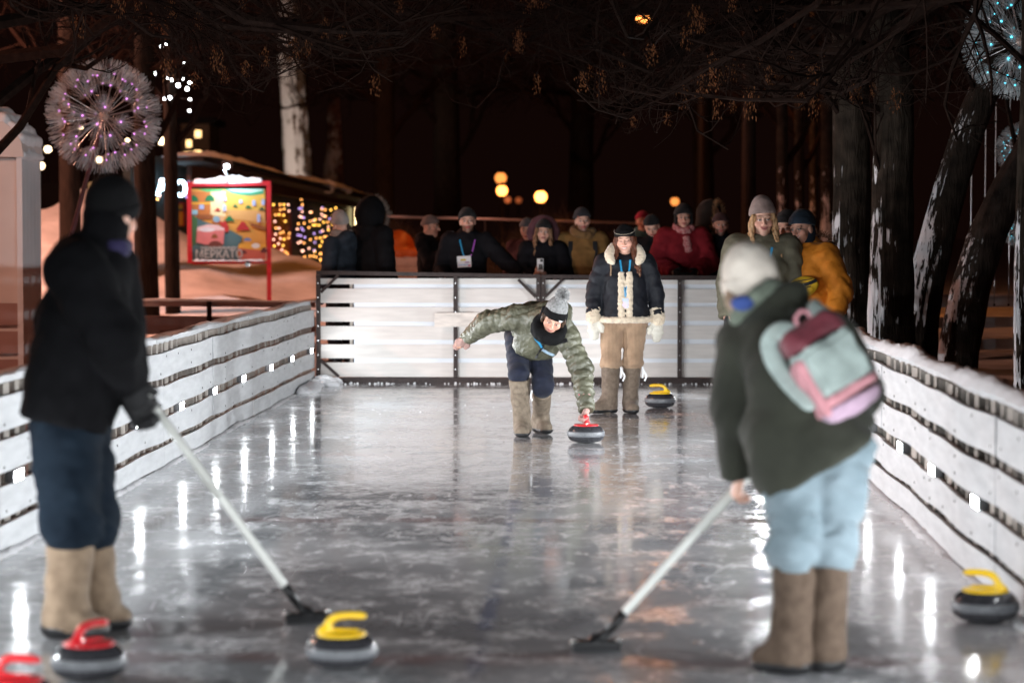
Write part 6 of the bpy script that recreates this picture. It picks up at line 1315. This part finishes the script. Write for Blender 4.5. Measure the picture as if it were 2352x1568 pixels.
# man in tan jacket
r, J, s = onlooker('man in tan jacket with backpack straps and dark beanie, stubbled', 1338, 478, WY, PI, (.16, .085, .030), (.06, .04, .08), hcol=(.022, .022, .026), face=dict(beard=(.16, .085, .06)), bulk=.042, jkw=dict(collar=.10, hood=True), hatkw=dict(h=.145, infl=.013))
scarf(r, J, cloth('tan_collar', (.15, .08, .03)), .105, .05, .036, 'collar', 2)
for a in (-.135, .135): _out[0] = J['fwd']; ribbon('backpack_strap', r, on_surface(s, J, [(a, .13), (a * 1.03, .04), (a * 1.06, -.08), (a * 1.1, -.2)], .008), cloth('strap_black', (.008, .008, .009)), .050, .012)
obj('hat_tag', [J['hed'] + J['Hm'] @ V(x, .1235, z) for x, z in ((.045, .045), (.065, .045), (.065, .065), (.045, .065))], [(0, 1, 2, 3)], M('tag_red', (.25, .06, .04), .5), r)
# bowed head in black and a child beyond
r, J, s = onlooker('onlooker in black with bowed head, right of the woman in corduroys', 1500, 492, 27.7, PI - .5, dk, (.35, .45, .1))
r, J, s = onlooker('child in pink hat and teal jacket far behind the woman in corduroys', 1476, 484, 33.0, PI, (.07, .16, .17), hcol=(.42, .03, .08))
# man in red
r, J, s = onlooker('person in dark red puffer jacket with red patterned scarf and black ear-flap hat', 1570, 470, WY, PI, (.16, .012, .018), (-.02, .05, .03), tone=(.52, .29, .22), face=dict(smile=.6, lips=(.42, .12, .1)), bulk=.055, jkw=dict(apuff=(3.5, .014), puff=(5, .010), wr=.008, arm=1.12), hatkw=dict(h=.150, infl=.020, low=.050), hem=.80, elR=(.28, .03, 1.10), wrR=(.12, .27, 1.0), elL=(-.28, .03, 1.10), wrL=(-.12, .27, 1.0))
scarf(r, J, M('red_scarf', (.30, .03, .04), .9, .2, 30, col2=(.50, .28, .27), bump=.4), .088, .06, .034); t = SDF(.02); q_ = on_surface(s, J, [(-.02, .14), (-.03, .06), (-.045, -.01)], -.01)
for i in range(2): t.cone(q_[i], q_[i + 1], .042, .046, side=V(1, 0, 0), flat=.5)
t.obj('scarf_end', M('red_scarf_end', (.30, .03, .04), .9, .2, 60, col2=(.50, .28, .27), bump=.4), r, res=.01)
for q in (-1, 1):
    t = SDF(.02); t.ell(J['hed'] + J['Hm'] @ V(.086 * q, .0, -.03), (.022, .05, .065)); t.obj('ear_flap', cloth('fur_flap', (.008, .008, .009)), r, res=.01)
# fur hood and the man in front of it
r, J, s = onlooker('figure in a fur rimmed hood behind the man in the dark red beanie', 1630, 468, 28.4, PI + .9, (.012, .010, .010), (.2, .1, 0), hat=False, bulk=.05); hood_up(r, J, cloth('dark_hood', (.02, .015, .012)), cloth('tan_fur', (.40, .24, .12)), .142)
r, J, s = onlooker('man with goatee in black jacket and dark red beanie', 1655, 488, WY + .15, PI, (.007, .007, .009), (0, .06, 0), hcol=(.045, .016, .016), tone=(.42, .21, .15), face=dict(beard=(.07, .04, .03)), bulk=.045)
# group by the right barrier
GB = 'onlookers standing at the right side of the rink'
r, J, s = onlooker('blonde woman in ribbed mauve beanie and grey green parka, smiling', 1752, 460, 20.6, PI - .1, (.115, .105, .075), (.10, .12, .05), hcol=(.27, .19, .17), tone=(.56, .32, .24), face=dict(smile=1., lips=(.46, .15, .14), brow=(.22, .13, .08)), bulk=.05, group=GB, hatkw=dict(h=.165, infl=.014, band=.062, slouch=.01), jkw=dict(collar=.05, wr=.008), res=.014)
hairdo(r, J, cloth('blonde_hair', (.38, .22, .11), rough=.45, sheen=0, var=.35, scale=40), [(.022, [(.07, .05, .03), (.084, .05, -.05), (.085, .07, -.15), (.06, .11, -.24)]), (.026, [(-.07, .04, .03), (-.086, .05, -.05), (-.09, .08, -.16), (-.105, .12, -.29)]), (.03, [(.07, -.01, .0), (.088, .01, -.1), (.095, .06, -.2)]), (.028, [(-.072, .0, .0), (-.092, .03, -.1), (-.10, .08, -.2), (-.115, .12, -.31)])]); lanyard(r, J, s, (lan_b, lan_p), -.2, None, .020, .08)
r, J, s = onlooker('onlooker in black cap half hidden between the blonde woman and the man in orange', 1814, 482, 21.4, PI - .9, dk, (.3, .2, 0), group=GB)
org = cloth('orange_parka', (.62, .20, .015), rough=.7, sheen=.05, var=.2, scale=6, bump=.35, bscale=30)
r, J, s = onlooker('laughing man in orange parka and navy headwear with a yellow waist bag', 1852, 484, 20.7, PI - .62, (.5, .15, .01), (-.10, .16, .06), hat=False, jmat=org, tone=(.56, .30, .22), face=dict(smile=1., openm=True, beard=(.40, .20, .14)), bulk=.052, group=GB, jkw=dict(collar=.07, wr=.009, apuff=(3, .006)), res=.013, hem=.72, lean=(0, .05), elL=(-.30, -.04, 1.10), wrL=(-.27, .08, .86))
rl = np.array(r.location); nv = cloth('navy_knit', (.010, .018, .030), sheen=.05); beanie(r, J, nv, nv, h=.140, low=.054, infl=.014, slouch=.02)
t = SDF(.03); c, Hm = J['hed'], J['Hm']; t.ell(c + Hm @ V(0, -.042, -.02), (.090, .088, .125), Hm); t.cone(c + Hm @ V(0, -.03, -.08), J['nek'], .080, .10); t.ell(c + Hm @ V(0, .075, -.02), (.062, .075, .11), Hm, .02, 's')
t.disp = lambda p: .004 * pnoise(p, 30); t.obj('neck_hood', nv, r, res=.009)
f = J['fwd']; sdv = unit(J['shR'] - J['shL']); furring(r, [J['nek'] - f * (.13 + .03 * math.sin(a)) + sdv * .19 * math.cos(a) + V(0, 0, .03 + .09 * math.sin(a)) for a in np.linspace(-.5, PI + .5, 26)], cloth('brown_fur', (.13, .075, .045)), V(0, .4, .4), .055, 24)
mbg = MB()
for q in (-1, 1): mbg.tube([c + Hm @ (V(.032 * q + .024 * math.cos(a), .108 - .012 * abs(math.cos(a) * .5 + .5 * (1 if math.cos(a) * q > 0 else 0)), .0 + .019 * math.sin(a))) for a in np.linspace(0, 2 * PI, 17)], .0018, 5)
mbg.tube([c + Hm @ V(-.01, .108, .004), c + Hm @ V(.01, .108, .004)], .0018, 5)
for q in (-1, 1): mbg.tube([c + Hm @ V(.056 * q, .10, .004), c + Hm @ V(.08 * q, .02, .004)], .0016, 5)
mbg.build('spectacles', M('wire_frame', (.35, .32, .3), .3, metal=.8), r, True)
# waist bag slung over the chest
bgc = s.hit(J['che'] + V(0, 0, -.115) + f * .7 - sdv * .09, -f, 0) + f * .035; bag = thing('waist_bag', 'yellow waist bag with lettered black strap across the man in orange', 'bag', rl + bgc); u_ = V(0, 0, 1); sb_ = unit(sdv + V(0, 0, -.22)); RB2 = np.stack([sb_, unit(np.cross(np.cross(sb_, f), sb_)), np.cross(sb_, unit(np.cross(np.cross(sb_, f), sb_)))], -1)
if RB2[2, 2] < 0: RB2[:, 2] *= -1
ylm = cloth('yellow_bag', (.60, .36, .012), rough=.6, sheen=.05); Q = lambda x, y, z: RB2 @ V(x, y, z)
t = SDF(.02); t.ell(Q(0, 0, 0), (.150, .052, .088), RB2); t.disp = lambda p: .003 * pnoise(p, 30); t.obj('pouch', ylm, bag, res=.008)
t = SDF(.01); t.ell(Q(0, .018, -.03), (.118, .045, .052), RB2); t.obj('front_pocket', ylm, bag, res=.007)
_out[0] = f; ribbon('zip', bag, [Q(-.12, .035, .045), Q(-.06, .052, .05), Q(0, .056, .051), Q(.06, .052, .05), Q(.12, .035, .045)], tape, .008); ribbon('zip', bag, [Q(-.10, .045, -.012), Q(-.05, .062, -.018), Q(0, .066, -.02), Q(.05, .062, -.018), Q(.10, .045, -.012)], tape, .008)
bandp = [Q(-.150, .02, .030), Q(-.09, .052, .014), Q(0, .068, .008), Q(.09, .052, .014), Q(.150, .02, .030)]; ribbon('lettered_strap', bag, bandp, tape, .028, .005)
zc = Q(0, 1, 0); t_ = text('lettering', 'TECH S', .034, Q(0, .0745, .008), (0, 0, 0), ribbon_w, bag, .0006); Mx = Matrix(np.stack([-sb_ if np.dot(-sb_, V(1, 0, 0)) > 0 else sb_, RB2[:, 2], zc], -1).tolist()); t_.rotation_euler = Mx.to_euler()
_out[0] = f; ribbon('shoulder_strap', bag, [Q(.15, .0, .02), (s.hit(J['che'] + sdv * .13 + V(0, 0, .05) + f * .6, -f, .004) - bgc), (s.hit(J['che'] + sdv * .10 + V(0, 0, .14) + f * .6, -f, .004) - bgc)], tape, .026)
